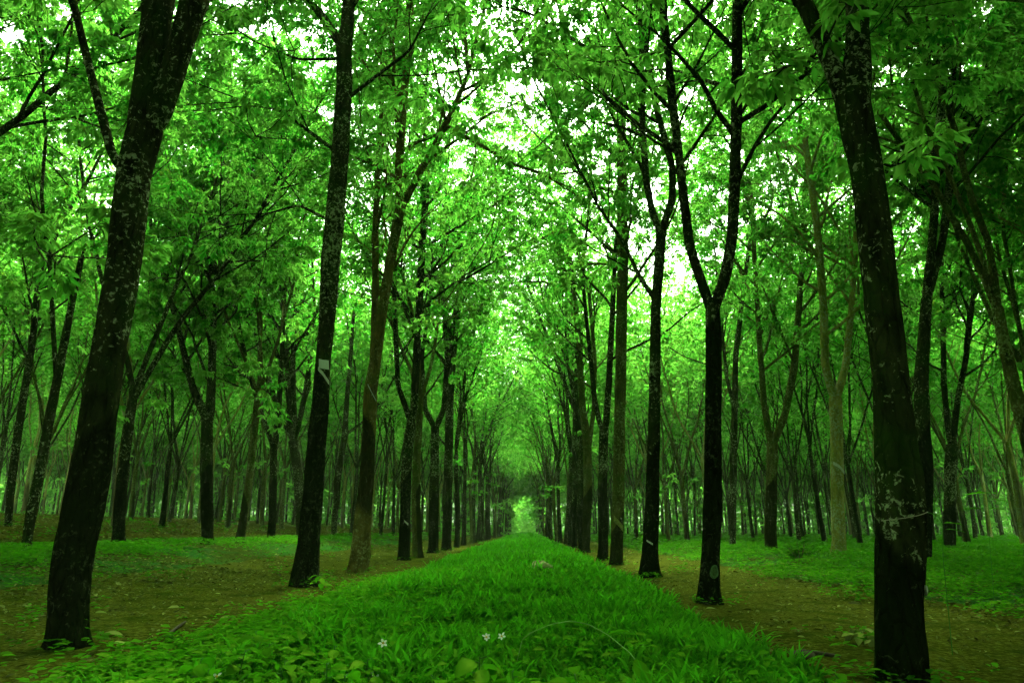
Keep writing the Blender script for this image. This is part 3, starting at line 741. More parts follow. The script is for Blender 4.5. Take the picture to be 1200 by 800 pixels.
for k in range(-6, 7):  # unseen trees around the camera, added to block sky light and darken the sides
    for j in range(-6, 6):
        X = -0.62+5.49*k+rj.gauss(0, 0.3); Y = 4.02*j-1.0+rj.gauss(0, 0.4)
        px = project((X, Y, 1.0))[0] if Y > 0.5 else (-9e3 if X < 0 else 9e3)
        px = min(px, project((X, Y, 12.0))[0]) if (Y > 0.5 and px > 1200) else max(px, project((X, Y, 12.0))[0]) if (Y > 0.5 and px < 0) else px
        lim = 4.2*FOC/max(Y, 1.0)
        if (Y < -8 or abs(X) > 9.5) and (Y < -1 or px < -lim or px > 1200+lim): far_and_shade_pts.append((X, Y))
for X, Y in far_and_shade_pts:
    put_low(mb, lows[rj.randrange(5)], (X, Y, float(ground(X, Y))), rj.uniform(0, 6.28), rj.uniform(0.9, 1.15))
n = 90000
x = rng.uniform(-165, 165, n); y = 66+154*rng.random(n)**0.8
k = ~((np.abs(x+0.6) < 2.5-(y-66)*0.018) & (y < 172)) & (np.abs(x) < 0.85*y)
x = np.concatenate([x[k], rng.uniform(-6, 5, 5000)]); y = np.concatenate([y[k], rng.uniform(160, 196, 5000)]); n = len(x)
z = ground(x, y)+rng.uniform(0, 1, n)**1.2*(8.0+1.5*wave(x, y, 4.0))*np.clip((y-50)/70, 0.25, 1)
trifoliate(mb, np.stack([x, y, z], 1), rng.normal(0, 1, (n, 3)), 0.5, 1, 1, np.clip(0.5+0.4*wave(x, z*2, 3.0), 0, 1))
o = mb.obj('distant_and_shade_wood', [BD, M['leaf']]); o['kind'] = 'stuff'; tag(o, 'far rubber wood closing the view behind the rows, with unseen trees added around the camera for shade', 'wood')
print('trees', len(cand), len(near), len(far_and_shade_pts))

# ---------------------------------------------------------------- grass strip
def blades(mb, P, az, length, width, bend, tone):
    n = len(P)
    h = np.stack([np.cos(az), np.sin(az), np.zeros(n)], 1)
    s = np.stack([-np.sin(az), np.cos(az), np.zeros(n)], 1)
    up = np.array([0, 0, 1.0])[None]
    e0 = rng.uniform(0.9, 1.45, n)
    d0 = h*np.cos(e0)[:, None]+up*np.sin(e0)[:, None]
    e1 = e0-bend
    d1 = h*np.cos(e1)[:, None]+up*np.sin(e1)[:, None]
    e2 = e1-bend
    d2 = h*np.cos(e2)[:, None]+up*np.sin(e2)[:, None]
    L = length[:, None]; W = width[:, None]*0.5
    A = P; B = A+d0*L*0.35; C = B+d1*L*0.35; T = C+d2*L*0.3
    V = np.stack([A-s*W*0.5, A+s*W*0.5, B-s*W, B+s*W, C-s*W*0.8, C+s*W*0.8, T], 1).reshape(-1, 3)
    b = np.arange(n)[:, None]*7
    q = np.concatenate([b+np.array([[0, 1, 3, 2]]), b+np.array([[2, 3, 5, 4]])])
    t = b+np.array([[4, 5, 6]])
    mb.add(V, [q, t], 0, np.repeat(tone, 7))
def strip_pts(n, y0, y1, p=1.0, l=STRIP_L, r=STRIP_R):
    y = y0+(y1-y0)*rng.random(n)**p
    u = rng.random(n)
    el = l+0.18*wave(y*0, y, 0.5, 2)+0.10*wave(y*0, y, 1.7, 1)
    er = r+0.14*wave(y*0, y, 0.6, 4)+0.10*wave(y*0, y, 1.5, 7)
    x = el+(er-el)*u
    return x, y
mb = MB()
for (n, y0, y1, l0, l1, w) in ((85000, 1.6, 7, 0.05, 0.15, 0.0135), (80000, 6.5, 20, 0.07, 0.18, 0.020), (52000, 19, 55, 0.10, 0.22, 0.034), (26000, 54, 120, 0.14, 0.28, 0.075)):
    x, y = strip_pts(n, y0, y1, 1.15)
    nz = wave(x, y, 0.55, 3)
    hgt = 1+0.35*nz
    n2 = wave(x, y, 0.16, 8)
    hgt = hgt*(1+0.3*n2)
    tone = np.clip(0.45+0.22*nz+0.22*n2+rng.normal(0, 0.22, n), 0, 1)
    z = ground(x, y)+rng.uniform(0, 0.09, n)*hgt
    blades(mb, np.stack([x, y, z], 1), rng.uniform(0, 6.283, n), rng.uniform(l0, l1, n)*hgt, w*rng.uniform(0.5, 1.7, n), rng.uniform(0.2, 0.9, n), tone)
o = mb.obj('grass', M['grass'], smooth=False); o['kind'] = 'stuff'; tag(o, 'lush green grass strip running down the avenue', 'grass')

# ---------------------------------------------------------------- ground cover, litter
def rosette(mb, P, nl, l0, l1, ww, tone, el0=0.1, el1=1.0, hz=0.1):
    """many small leafy plants: nl blades each on invisible-short stems"""
    n = len(P)
    for k in range(nl):
        az = rng.uniform(0, 6.283, n); el = rng.uniform(el0, el1, n)*(-1)**0
        ax = np.stack([np.cos(az)*np.cos(el*0.5), np.sin(az)*np.cos(el*0.5), np.sin(el*0.5)-0.15], 1); ax = unit(ax)
        wv = unit(np.stack([-np.sin(az), np.cos(az), rng.normal(0, 0.25, n)], 1))
        wv = unit(wv-ax*(wv*ax).sum(1)[:, None])
        hh = rng.uniform(0.25, 1, n)*hz
        Q = P+np.stack([rng.normal(0, 0.02, n), rng.normal(0, 0.02, n), hh], 1)
        L = rng.uniform(l0, l1, n)
        leaves(mb, Q, ax, wv, L, L*ww, 0, np.clip(tone+rng.normal(0, 0.15, n), 0, 1))
def cover_mask(x, y):
    m = wave(x, y, 1.6, 2)*0.5+wave(x, y, 0.7, 6)*0.5
    right = sstep(3.7, 5.2, x+0.55*m+0.3*wave(x, y, 0.4, 3))
    left = (0.10+0.9*sstep(6.9, 7.8, -x+0.7*m))*sstep(5.4, 6.2, -x+0.6*m)*(1-sstep(8.9, 9.6, -x+0.3*m))
    farl = 0.12*sstep(9.6, 10.5, -x)
    return np.clip(0.22*sstep(0.2, 0.5, wave(x, y, 0.5, 4))*sstep(0.0, 0.4, m)*((x < -1.8)+(x > 1.4))*(x > -9)+right*(0.65+0.5*m)+left*(0.75+0.6*m)+farl*(m > 0.1), 0, 1)
mb = MB()
for (n, x0, x1, y0, y1, nl, l0, l1, hz) in ((60000, -12, 14, 3.5, 14, 5, 0.03, 0.085, 0.16), (50000, -22, 24, 13, 32, 4, 0.05, 0.12, 0.17), (20000, -45, 50, 30, 80, 3, 0.16, 0.34, 0.2)):
    x = rng.uniform(x0, x1, n); y = rng.uniform(y0, y1, n)
    k = rng.random(n) < cover_mask(x, y)
    x, y = x[k], y[k]
    P = np.stack([x, y, ground(x, y)], 1)
    rosette(mb, P, nl, l0, l1, 0.5, np.clip(0.45+0.35*wave(x, y, 0.8, 9), 0, 1), hz=hz)
for hd in H.values():                      # weeds and leaves gathered round the trunk feet
    b = hd['base']; n = 26; a = rng.uniform(0, 6.283, n); q = 0.16+rng.exponential(0.14, n)
    x = b[0]+q*np.cos(a); y = b[1]+q*np.sin(a)
    rosette(mb, np.stack([x, y, ground(x, y)], 1), 4, 0.03, 0.08, 0.5, rng.uniform(0.2, 0.8, n), hz=0.09)
o = mb.obj('undergrowth', M['weed']); o['kind'] = 'stuff'; tag(o, 'low leafy green ground cover under the trees', 'ground cover')
# broad-leaved weeds that edge the strip
mb = MB()
n = 3800
y = 1.7+9*rng.random(n)**1.6
x = STRIP_L-0.1+rng.exponential(0.30, n)*rng.choice([1, 1, 1, -0.4], n)
x2 = rng.uniform(STRIP_L, STRIP_R, 260); y2 = rng.uniform(1.6, 4.0, 260)
x = np.concatenate([x, x2]); y = np.concatenate([y, y2])
rosette(mb, np.stack([x, y, ground(x, y)+0.03], 1), 6, 0.03, 0.068, 0.62, rng.uniform(0.3, 0.9, len(x)), hz=0.16)
o = mb.obj('weed_carpet', M['weed']); o['kind'] = 'stuff'; tag(o, 'broad-leaved weeds mixed into the edge of the grass strip', 'weeds')
# litter
mb = MB()
for (n, x0, x1, y0, y1, s0, s1) in ((26000, -11, 9, 2.5, 14, 0.014, 0.08), (9000, -20, 16, 13, 34, 0.05, 0.14), (5000, -9, 7, 3.5, 16, 0.07, 0.14), (6000, -34, 30, 32, 70, 0.09, 0.2)):
    x = rng.uniform(x0, x1, n); y = rng.uniform(y0, y1, n)
    band = np.exp(-((x+6.3)/1.3)**2)+0.9*np.exp(-((x-4.9)/0.7)**2)+0.8*(x < -9.3)+0.36*((x < -1.7)+(x > 1.3))
    band = band if s0 != 0.07 else 0.9*np.exp(-((x+6.6)/0.9)**2)+0.9*np.exp(-((x-4.7)/0.5)**2)+0.02
    k = (rng.random(n) < band) & ~((x > STRIP_L) & (x < STRIP_R))
    x, y = x[k], y[k]; m = len(x)
    az = rng.uniform(0, 6.283, m)
    tilt = rng.normal(0, 0.25, m)
    ax = unit(np.stack([np.cos(az), np.sin(az), tilt], 1)); wv = unit(np.stack([-np.sin(az), np.cos(az), rng.normal(0, 0.35, m)], 1))
    L = rng.uniform(s0, s1, m)
    leaves(mb, np.stack([x, y, ground(x, y)+0.012+rng.uniform(0, 0.02, m)], 1), ax, wv, L, L*0.42, 0, rng.random(m)**1.3, curl=0.2)
o = mb.obj('leaf_litter', M['litter']); o['kind'] = 'stuff'; tag(o, 'dry fallen leaves scattered over the earth', 'leaf litter')

# ---------------------------------------------------------------- marks and fittings on trunks
def on_trunk(hd, px, py, lift=1.03):
    tr = hd['trunk']; ys_ = [t[1] for t in tr]
    o_ = np.argsort(ys_); yy = np.array(ys_)[o_]; cx = np.interp(py, yy, np.array([t[0] for t in tr])[o_]); w = np.interp(py, yy, np.array([t[2] for t in tr])[o_])
    c = on_plane(cx, py, hd['Y']); r = w/FOC*depth(c)/2*lift
    u = float(np.clip((px-cx)/(w/2), -0.98, 0.98))
    return c+np.array([u*r, -math.sqrt(1-u*u)*r, 0])
def strip_part(name, hd, pts, wpx, mat, lift=1.07, label=None, parent=True, thick=0.008):
    """a raised band that follows the trunk surface through the given points"""
    P = []
    for i in range(len(pts)-1):
        for t in np.linspace(0, 1, 6, endpoint=i == len(pts)-2):
            P.append((pts[i][0]*(1-t)+pts[i+1][0]*t, pts[i][1]*(1-t)+pts[i+1][1]*t))
    top = np.array([on_trunk(hd, px, py-wpx/2, lift) for px, py in P]); bot = np.array([on_trunk(hd, px, py+wpx/2, lift) for px, py in P])
    back = np.array([0, thick+0.02, 0])
    base = hd['base']
    n = len(P)
    V = np.concatenate([top, bot, top+back, bot+back])-base
    i = np.arange(n-1)
    f = [np.stack([i, i+1, n+i+1, n+i], 1), np.stack([2*n+i, 3*n+i, 3*n+i+1, 2*n+i+1], 1),
         np.stack([i, 2*n+i, 2*n+i+1, i+1], 1), np.stack([n+i, n+i+1, 3*n+i+1, 3*n+i], 1),
         np.array([[0, n, 3*n, 2*n], [n-1, 3*n-1, 4*n-1, 2*n-1]])]
    mb = MB(); mb.add(V, f)
    ob = mb.obj(name, mat, hd['root'], smooth=False)
    if label: ob['label'] = label
    return ob
strip_part('latex_streak', H['L4'], [(475, 610), (479, 614)], 2.2, M['latex'])
strip_part('latex_streak', H['R3'], [(757, 633), (763, 637)], 2.0, M['latex'])
strip_part('tapping_scar', H['R4'], [(719, 607), (729, 619)], 7, M['scar'])
strip_part('latex_streak', H['Ra'], [(975, 543), (980, 547), (986, 554)], 3.5, M['latex'])
0 and strip_part('tapping_cut', H['R1'], [(1031, 650), (1045, 659), (1060, 669), (1078, 683)], 1.6, M['stick'], 1.03)
strip_part('latex_spout', H['R1'], [(1071, 686), (1078, 694)], 5, M['latex'], 1.09)
strip_part('latex_streak', H['L3'], [(433, 452), (441, 470)], 1.6, M['latex'])
# painted oval ring
mb = MB(); ang = np.linspace(0, 2*PI, 25)[:-1]
ro = np.array([on_trunk(H['R2'], 834+(4.4+0.5*math.sin(3*a))*math.cos(a), 669+(8.3+0.8*math.cos(2*a+1))*math.sin(a), 1.07) for a in ang]); ri = np.array([on_trunk(H['R2'], 834+(2.9+0.5*math.sin(5*a))*math.cos(a), 669+(6.0+0.7*math.cos(4*a))*math.sin(a), 1.07) for a in ang])
bk = np.array([0, 0.03, 0]); nb = len(ang); i = np.arange(nb); j = (i+1) % nb
mb.add(np.concatenate([ro, ri, ro+bk, ri+bk])-H['R2']['base'], [np.stack([i, j, nb+j, nb+i], 1), np.stack([i, 2*nb+i, 2*nb+j, j], 1), np.stack([nb+i, nb+j, 3*nb+j, 3*nb+i], 1)])
mb.obj('painted_oval', M['paint'], H['R2']['root'])
mb = MB(); rc = np.array([on_trunk(H['R2'], 834+3.6*math.cos(a), 669+7.0*math.sin(a), 1.055) for a in ang])-H['R2']['base']
mb.add(np.concatenate([rc, rc.mean(0, keepdims=True)+[[0, -0.004, 0]]]), np.stack([i, j, np.full(nb, nb)], 1)); mb.obj('bare_patch', M['fill'], H['R2']['root'])
# white sheet with its drip strip fixed on the second tree
c = on_trunk(H['L2'], 382, 431, 1.06)
root = thing('plastic_sheet', c, 'small white plastic sheet and strip fixed high on a dark trunk', 'sheet')
hd = H['L2']; keep = hd['root'], hd['base']; hd['root'], hd['base'] = root, c
strip_part('sheet', hd, [(377, 428), (381, 429), (386, 429)], 10, M['sheet'], 1.10)
strip_part('strip', hd, [(376, 434), (381, 440), (386, 449)], 4.5, M['latex'], 1.08)
hd['root'], hd['base'] = keep
# thin wire round the thick tree
P = np.array([on_trunk(H['R1'], px, py, 1.05) for px, py in ((1029, 610), (1040, 608), (1052, 606), (1064, 603), (1072, 600))])
P, R = resample(P, [0.0022]*5, 0.02)
mb = MB(); tube(mb, P-P[0], R, 6)
o = mb.obj('wire', M['wire']); o.location = P[0]; tag(o, 'thin pale wire tied across the tapping panel of the very thick tree', 'wire')

# ---------------------------------------------------------------- small plants and things on the floor
def simple_stem(pts, r0, r1, parent, mat, name='stem', off=None):
    P, R = resample(pts, np.linspace(r0, r1, len(pts)), 0.02)
    mb = MB(); tube(mb, P-(off if off is not None else 0), R, 6)
    return mb.obj(name, mat, parent)
def one_leaf(mb, p, az, el, L, W, roll=0.0, tone=0.6, curl=0.18, mat=0):
    ax = np.array([[math.cos(az)*math.cos(el), math.sin(az)*math.cos(el), math.sin(el)]])
    wv = np.array([[-math.sin(az), math.cos(az), roll]]); wv = unit(wv-ax*(wv*ax).sum(1)[:, None])
    # finer blade: 4 stations along the midrib
    nv = np.cross(ax, wv); st = [0, 0.12, 0.3, 0.5, 0.7, 0.86, 1.0]; wd = [0.02, 0.55, 0.95, 1.0, 0.78, 0.42, 0.0]
    V = []
    for s_, w_ in zip(st, wd):
        c = np.asarray(p)+ax[0]*L*s_-nv[0]*L*curl*s_*s_
        V += [c+wv[0]*W/2*w_+nv[0]*W*0.12*w_, c, c-wv[0]*W/2*w_+nv[0]*W*0.12*w_]
    q = []
    for k in range(len(st)-1):
        a = 3*k
        q += [[a, a+1, a+4, a+3], [a+1, a+2, a+5, a+4]]
    mb.add(np.array(V), np.array(q), mat, tone)
def by_top(px, py, hgt):
    Y = 3.0
    for _ in range(8):
        q = on_plane(px, py, Y); zt = float(ground(q[0], Y))+hgt
        d = ray(px, py); Y = float(d[1]*(zt-EYE)/d[2])
    return on_plane(px, py, Y)
def weed(px, py, label, hgt=0.22, nl=9, L=0.10, W=0.06, mat='weed', seed=0, group=None, tone=(0.4, 0.9), lift=0.0, name='broadleaf_weed', loc=None):
    r = random.Random(seed+int(px*3+py))
    b = by_top(px, py, hgt) if loc is None else np.array(loc)
    b[2] = float(ground(b[0], b[1]))
    root = thing(name, b, label, 'plant', group)
    lean = (r.gauss(0, 0.03), r.gauss(0, 0.03))
    st = np.array([[0, 0, -0.02], [lean[0]*0.5, lean[1]*0.5, hgt*0.5], [lean[0], lean[1], hgt]])
    simple_stem(st, 0.004, 0.002, root, M['stem'])
    for k in range(nl):
        t = 0.3+0.7*(k+0.5)/nl; p = np.array([lean[0]*t, lean[1]*t, hgt*t])
        az = k*2.4+r.gauss(0, 0.4); el = r.uniform(-0.75, 0.3)
        d = np.array([math.cos(az), math.sin(az), 0.3]); pt = p+d*L*0.25
        mb = MB(); tube(mb, np.array([p, (p+pt)/2, pt]), np.array([0.0018]*3), 4, 1, cap=False)
        one_leaf(mb, pt, az, el, L*r.uniform(0.75, 1.2), W*r.uniform(0.85, 1.15), r.gauss(0, 0.25), r.uniform(*tone), r.uniform(0.1, 0.4))
        mb.obj('leaf', [M[mat], M['stem']], root)
    return root
WG = 'broad-leaved weeds at the near edge of the grass'
weed(560, 768, 'largest broad-leaved weed, directly below the pair of white flowers', 0.25, 14, 0.10, 0.062, tone=(0.7, 1.0))
weed(610, 785, 'broad-leaved weed beside the largest weed below the paired flowers', 0.22, 12, 0.09, 0.055, tone=(0.6, 1.0))
weed(376, 672, 'bright seedling with upright leaves at the foot of the white-sheet tree', 0.24, 9, 0.16, 0.07, tone=(0.7, 1.0), name='seedling')
weed(298, 716, 'broad-leaved weed nearest the bare earth at the strip edge', 0.14, 9, 0.09, 0.06, tone=(0.7, 1.0))
for (px, py) in ((240, 785), (275, 762), (290, 788), (320, 752), (330, 775), (355, 735), (262, 748), (350, 782), (395, 755), (385, 778), (410, 790), (225, 772), (345, 715), (310, 738), (425, 770), (370, 758), (300, 768), (450, 785), (520, 790), (640, 792), (690, 788)):
    weed(px, py, 'one of the leafy weeds massed along the earth edge of the grass strip', random.uniform(0.16, 0.24), 12, random.uniform(0.062, 0.088), random.uniform(0.044, 0.06), group=WG, tone=(0.5, 1.0))
weed(1012, 738, 'pale green leafy plant at the foot of the very thick tree', 0.10, 11, 0.15, 0.08, 'pale_leaf', tone=(0.0, 0.5))
weed(985, 786, 'bright green tuft beside the bare path near the very thick tree', 0.14, 12, 0.10, 0.05, tone=(0.7, 1))
# dark shrub in the ground cover
b = np.array([5.9, 15.6, 0]); b[2] = float(ground(b[0], b[1]))
root = thing('shrub', b, 'small dark green shrub in the ground cover below the wide-forked tree', 'shrub')
mbs = MB(); mbl = MB(); r = random.Random(3)
for k in range(16):
    a = r.uniform(0, 6.28); e = r.uniform(0.5, 1.4); Ls = r.uniform(0.3, 0.6)
    d = np.array([math.cos(a)*math.cos(e), math.sin(a)*math.cos(e), math.sin(e)])
    tube(mbs, np.array([[0, 0, 0], d*Ls*0.5, d*Ls]), np.array([0.008, 0.006, 0.003]), 4)
    for q in range(16):
        t = r.uniform(0.35, 1.05); one_leaf(mbl, d*Ls*t, r.uniform(0, 6.28), r.uniform(-0.3, 0.5), r.uniform(0.08, 0.13), 0.045, r.gauss(0, 0.3), r.uniform(0, 0.4))
mbs.obj('stems', M['stick'], root); mbl.obj('foliage', M['weed'], root)
# saplings beside the thick tree
def sapling(stem_px, Y, leaf_px, label, mat='weed'):
    P = np.array([on_plane(px, py, Y) for px, py in stem_px]); P[0][2] = float(ground(P[0][0], Y))
    root = thing('sapling', P[0], label, 'sapling')
    simple_stem(P, 0.0032, 0.002, root, M['stem'], off=P[0])
    for (px, py, az, L) in leaf_px:
        q = on_plane(px, py, Y)-P[0]
        mb = MB(); one_leaf(mb, q, az, random.uniform(-0.25, 0.2), L, L*0.36, 0.1, random.uniform(0.6, 1)); mb.obj('leaf', M[mat], root)
    return root
sapling([(1104, 690), (1105, 650), (1105, 613), (1099, 604), (1088, 600), (1074, 599)], 4.9, [(1106, 613, 0.2, 0.15), (1108, 620, -0.1, 0.13), (1075, 597, 2.9, 0.06)], 'bent thin sapling arching against the very thick tree', 'weed')
sapling([(1160, 680), (1160, 640), (1159, 600), (1156, 577)], 7.5, [(1156, 578, 0.6, 0.22), (1156, 578, 2.6, 0.22), (1157, 577, 1.5, 0.2), (1157, 584, -0.6, 0.2), (1150, 596, 3.0, 0.2), (1159, 596, 0.1, 0.2)], 'upright sapling with a bright leaf tuft near the dark wood edge', 'weed')

# white flowers
def flower(px, py, Y, label, heads, seed):
    r = random.Random(seed)
    top = on_plane(px, py, Y); b = np.array([top[0]+r.gauss(0, 0.03), Y+r.uniform(0, 0.05), 0]); b[2] = float(ground(b[0], b[1]))
    root = thing('white_flower', b, label, 'flower', 'white flowers in the grass')
    t = top-b
    simple_stem([np.array([0, 0, -0.01]), t*np.array([0.2, 0.2, 0.5]), t], 0.0022, 0.0013, root, M['stem'])
    hmb = MB(); az0 = r.uniform(0, 6.28); n = heads
    tiltd = np.array([r.gauss(0, 0.15), -0.75, 0.65]); tiltd = unit(tiltd)
    u = unit(np.cross(tiltd, [0, 0, 1.0])); v = np.cross(tiltd, u)
    for k in range(n):
        a = az0+k*6.283/n+r.gauss(0, 0.12)
        ax = unit(u*math.cos(a)+v*math.sin(a)+tiltd*0.15); wv = np.cross(tiltd, ax)
        leaves(hmb, (t+ax*0.003)[None], ax[None], unit(wv)[None], np.array([r.uniform(0.014, 0.020)]), np.array([0.011]), 0, np.array([r.random()]), 0.1, 0.05)
    hmb.obj('petals', M['petal'], root)
    cm = MB(); tube(cm, np.array([t-tiltd*0.003, t, t+tiltd*0.004]), np.array([0.003, 0.005, 0.003]), 8); cm.obj('flower_centre', M['yolk'], root)
flower(570, 746, 3.3, 'white five-petalled flower, bigger one of the close pair', 6, 1)
flower(588, 745, 3.3, 'white flower of the close pair, the one nearer the arching stem', 5, 2)
flower(449, 753, 2.8, 'white flower standing alone over dark grass beside a tiny bud', 5, 3)
flower(440, 794, 2.8, 'white flower half cut by the bottom edge of the picture', 4, 4)
flower(254, 792, 2.6, 'single tiny white flower among the broad-leaved weeds', 3, 5)

# arching shoot
P = np.array([on_plane(px, py, Y) for px, py, Y in ((612, 748, 3.1), (622, 741, 3.1), (645, 731, 3.1), (668, 727, 3.12), (690, 731, 3.12), (712, 743, 3.05), (738, 764, 2.9), (744, 772, 2.85))])
b = P[0].copy(); b[2] = float(ground(b[0], b[1]))
root = thing('arching_shoot', b, 'long pale shoot arching over the grass and ending in one leaf', 'plant')
simple_stem(np.concatenate([[b+[-0.05, 0.30, 0.0]], P]), 0.0021, 0.0017, root, M['pale_stem'], off=b)
mb = MB(); one_leaf(mb, P[-1]-b, -1.1, -0.75, 0.11, 0.06, 0.3, 0.9, 0.05); mb.obj('leaf', M['weed'], root)
mb = MB(); one_leaf(mb, P[5]-b, 0.3, 0.3, 0.10, 0.06, -0.3, 0.8, 0.3); mb.obj('leaf', M['weed'], root)

# fallen leaves, stick, stone, clod
def fallen(px, py, L, W, az, label, tone, mat='pale_leaf', curl=0.3):
    b = ground_hit(px, py); b[2] = float(ground(b[0], b[1]))+0.02
    L *= 0.72; W *= 0.6
    mb = MB(); one_leaf(mb, (-L/2*math.cos(az), -L/2*math.sin(az), 0), az, 0.18, L, W, 0.3, tone, curl)
    mb.add(*stalk(L, az))
    o = mb.obj('fallen_leaf', M[mat]); o.location = b
    tag(o, label, 'fallen leaf', 'single fallen leaves on the earth')
def stalk(L, az):
    p = np.array([-L/2*math.cos(az), -L/2*math.sin(az), 0]); d = np.array([math.cos(az), math.sin(az), 0]); s = np.array([-d[1], d[0], 0])*0.0015
    V = np.array([p-s, p+s, p-d*L*0.4+s, p-d*L*0.4-s])
    return V, np.array([[0, 1, 2, 3]]), 0, 0.1
fallen(132, 746, 0.19, 0.11, 0.15, 'large pale yellowish leaf fallen beside the foot of the thick leaning tree', 0.55)
fallen(139, 757, 0.13, 0.08, 0.3, 'smaller green-white fallen leaf just below the large pale one', 0.9)
fallen(207, 718, 0.11, 0.06, 2.6, 'curled pale leaf alone on the open earth above the stick', 0.9, curl=0.7)
fallen(264, 726, 0.12, 0.06, 0.1, 'flat pale leaf at the edge of the broad-leaved weeds', 0.7)
fallen(255, 697, 0.10, 0.05, 0.0, 'small pale leaf on earth midway to the white-sheet tree', 0.9)
fallen(834, 715, 0.16, 0.06, 0.05, 'long pale leaf lying on the path below the oval-marked tree', 0.8)
fallen(118, 720, 0.14, 0.09, 0.6, 'yellow-green leaf close to the side of the thick leaning tree', 0.4)
fallen(915, 738, 0.10, 0.06, 0.3, 'small yellowish leaf lying in the middle of the bare path', 0.2)
b0 = ground_hit(199, 744); b1 = ground_hit(217, 731)
b0[2] = float(ground(b0[0], b0[1]))+0.015; b1[2] = float(ground(b1[0], b1[1]))+0.02
P, R = resample([b0, (b0+b1)/2+np.array([0.01, 0, 0.012]), b1], [0.013, 0.011, 0.007], 0.02)
mb = MB(); tube(mb, P-b0, R, 8, 0, 0.15); o = mb.obj('stick', M['stick']); o.location = b0; tag(o, 'short dark stick lying on the earth near the curled leaf', 'stick')
b0 = ground_hit(925, 768); b1 = ground_hit(985, 772)
for q in (b0, b1): q[2] = float(ground(q[0], q[1]))+0.015
P, R = resample([b0, (b0+b1)/2+np.array([0, 0.02, 0.01]), b1], [0.012, 0.014, 0.008], 0.02)
mb = MB(); tube(mb, P-b0, R, 8, 0, 0.15); o = mb.obj('stick', M['stick']); o.location = b0; tag(o, 'longer dark stick across the bare path beside the very thick tree', 'stick')
def lump(name, loc, r, mat, label, cat, sq=0.55, seed=1):
    rr = np.random.default_rng(seed); nu, nv = 18, 11
    u = np.linspace(0, 2*PI, nu, endpoint=False); v = np.linspace(0.05, PI-0.05, nv)
    U, Vv = np.meshgrid(u, v); p = rr.uniform(0, 6.28, 6)
    rad = r*(1+0.16*np.sin(2*U+p[0]+Vv)+0.12*np.sin(3*U+p[1])*np.sin(2*Vv+p[2])+0.08*np.sin(5*U+3*Vv+p[3]))
    V = np.stack([rad*np.sin(Vv)*np.cos(U)*1.25, rad*np.sin(Vv)*np.sin(U), rad*np.cos(Vv)*sq], -1).reshape(-1, 3)
    i = np.arange(nu*nv).reshape(nv, nu)
    q = np.stack([i[:-1], i[1:], np.roll(i[1:], -1, 1), np.roll(i[:-1], -1, 1)], -1).reshape(-1, 4)
    mb = MB(); mb.add(V, q); o = mb.obj(name, mat); o.location = loc; tag(o, label, cat); return o
b = ground_hit(634, 669, 0.12); lump('stone', (b[0], b[1], float(ground(b[0], b[1]))+0.17), 0.14, M['stone'], 'pale mossy stone poking out of the grass strip', 'stone')
b = ground_hit(943, 772); lump('clod', (b[0], b[1], float(ground(b[0], b[1]))+0.02), 0.05, M['stick'], 'dark lump of earth beside the long stick on the path', 'clod', 0.6, 4)

# ---------------------------------------------------------------- the misty air
x0, x1, y0, y1, z0, z1 = -264, 264, -64, 424, -1.6, 24
V = np.array([[x, y, z] for x in (x0, x1) for y in (y0, y1) for z in (z0, z1)])
mb = MB(); mb.add(V, np.array([[0, 1, 3, 2], [4, 6, 7, 5], [0, 4, 5, 1], [2, 3, 7, 6], [0, 2, 6, 4], [1, 5, 7, 3]]))
m, nt, out, N, L = mat_new('mist')
pv = N('ShaderNodeVolumePrincipled'); pv.inputs['Density'].default_value = 0.0007; pv.inputs['Color'].default_value = (0.70, 0.96, 0.52, 1)
L(pv.outputs[0], out.inputs['Volume'])
o = mb.obj('haze', m, smooth=False); o['kind'] = 'stuff'; tag(o, 'thin mist hanging between the trees', 'mist')

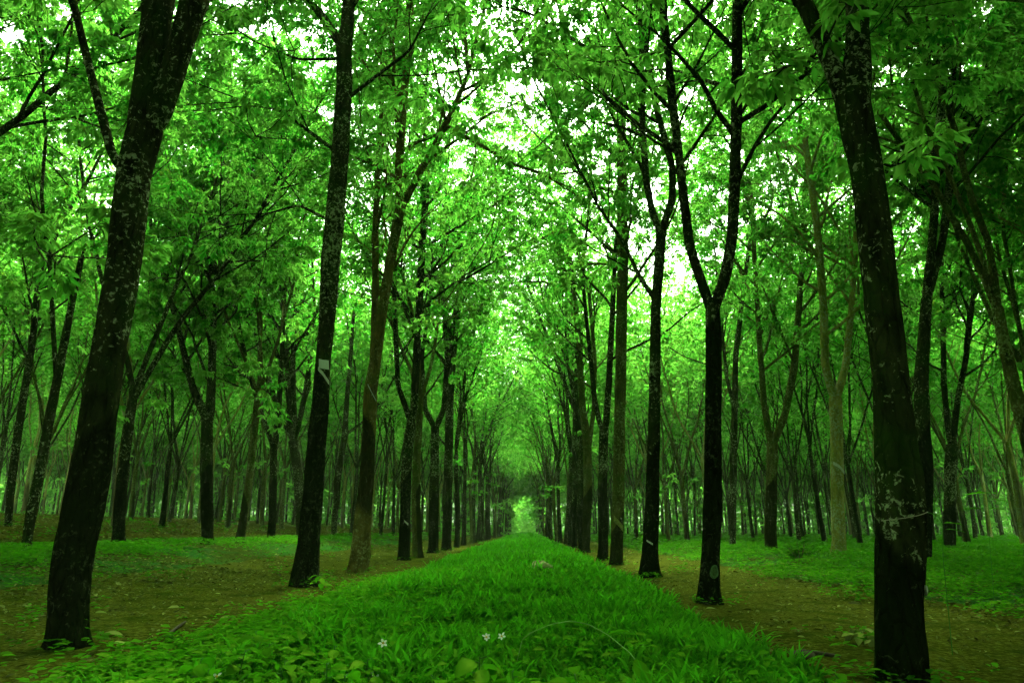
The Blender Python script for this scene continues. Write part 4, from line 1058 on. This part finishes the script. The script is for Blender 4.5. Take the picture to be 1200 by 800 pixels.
# ---------------------------------------------------------------- light, sky, camera
EL, AZ = math.radians(58), math.radians(12)          # bright overcast, sun ahead and a little to one side
w = bpy.data.worlds.new('World'); SC.world = w; w.use_nodes = True
nt = w.node_tree; nt.nodes.clear()
sky = nt.nodes.new('ShaderNodeTexSky'); sky.sky_type = 'NISHITA'; sky.sun_disc = False
sky.sun_elevation = EL; sky.sun_rotation = AZ; sky.air_density = 1.0; sky.dust_density = 6.0; sky.ozone_density = 1.0
hs = nt.nodes.new('ShaderNodeHueSaturation'); hs.inputs['Saturation'].default_value = 0.08
bg = nt.nodes.new('ShaderNodeBackground'); bg.inputs[1].default_value = 0.15
wo = nt.nodes.new('ShaderNodeOutputWorld')
tint = nt.nodes.new('ShaderNodeMix'); tint.data_type = 'RGBA'; tint.blend_type = 'MULTIPLY'; tint.inputs[0].default_value = 1.0
tint.inputs[7].default_value = (0.80, 1.0, 0.70, 1)      # the photograph's green white balance
nt.links.new(sky.outputs[0], hs.inputs['Color']); nt.links.new(hs.outputs[0], tint.inputs[6]); nt.links.new(tint.outputs[2], bg.inputs[0]); nt.links.new(bg.outputs[0], wo.inputs[0])
sd = bpy.data.lights.new('sun', 'SUN'); sd.energy = 1.5; sd.angle = math.radians(14); sd.color = (0.92, 1.0, 0.72)
so = bpy.data.objects.new('sun', sd); COL.objects.link(so)
from mathutils import Vector
to_sun = Vector((math.sin(AZ)*math.cos(EL), math.cos(AZ)*math.cos(EL), math.sin(EL)))
so.rotation_euler = to_sun.to_track_quat('Z', 'Y').to_euler(); so.location = (0, 0, 30)

cd = bpy.data.cameras.new('camera'); cd.sensor_width = 36; cd.lens = FOC/1200*36; cd.clip_start = 0.05; cd.clip_end = 2000
co = bpy.data.objects.new('camera', cd); COL.objects.link(co)
co.location = CAM; co.rotation_euler = (PI/2+PITCH, 0, YAW); SC.camera = co

SC.view_settings.view_transform = 'Standard'; SC.view_settings.look = 'None'
SC.view_settings.gamma = 1.0; SC.view_settings.use_curve_mapping = False
SC.view_settings.exposure = 3.32
cy = SC.cycles
cy.max_bounces = 8; cy.diffuse_bounces = 5; cy.glossy_bounces = 2; cy.transmission_bounces = 5; cy.transparent_max_bounces = 4
cy.caustics_reflective = False; cy.caustics_refractive = False; cy.sample_clamp_indirect = 6.0
cy.use_denoising = True; cy.use_adaptive_sampling = True; cy.adaptive_threshold = 0.02
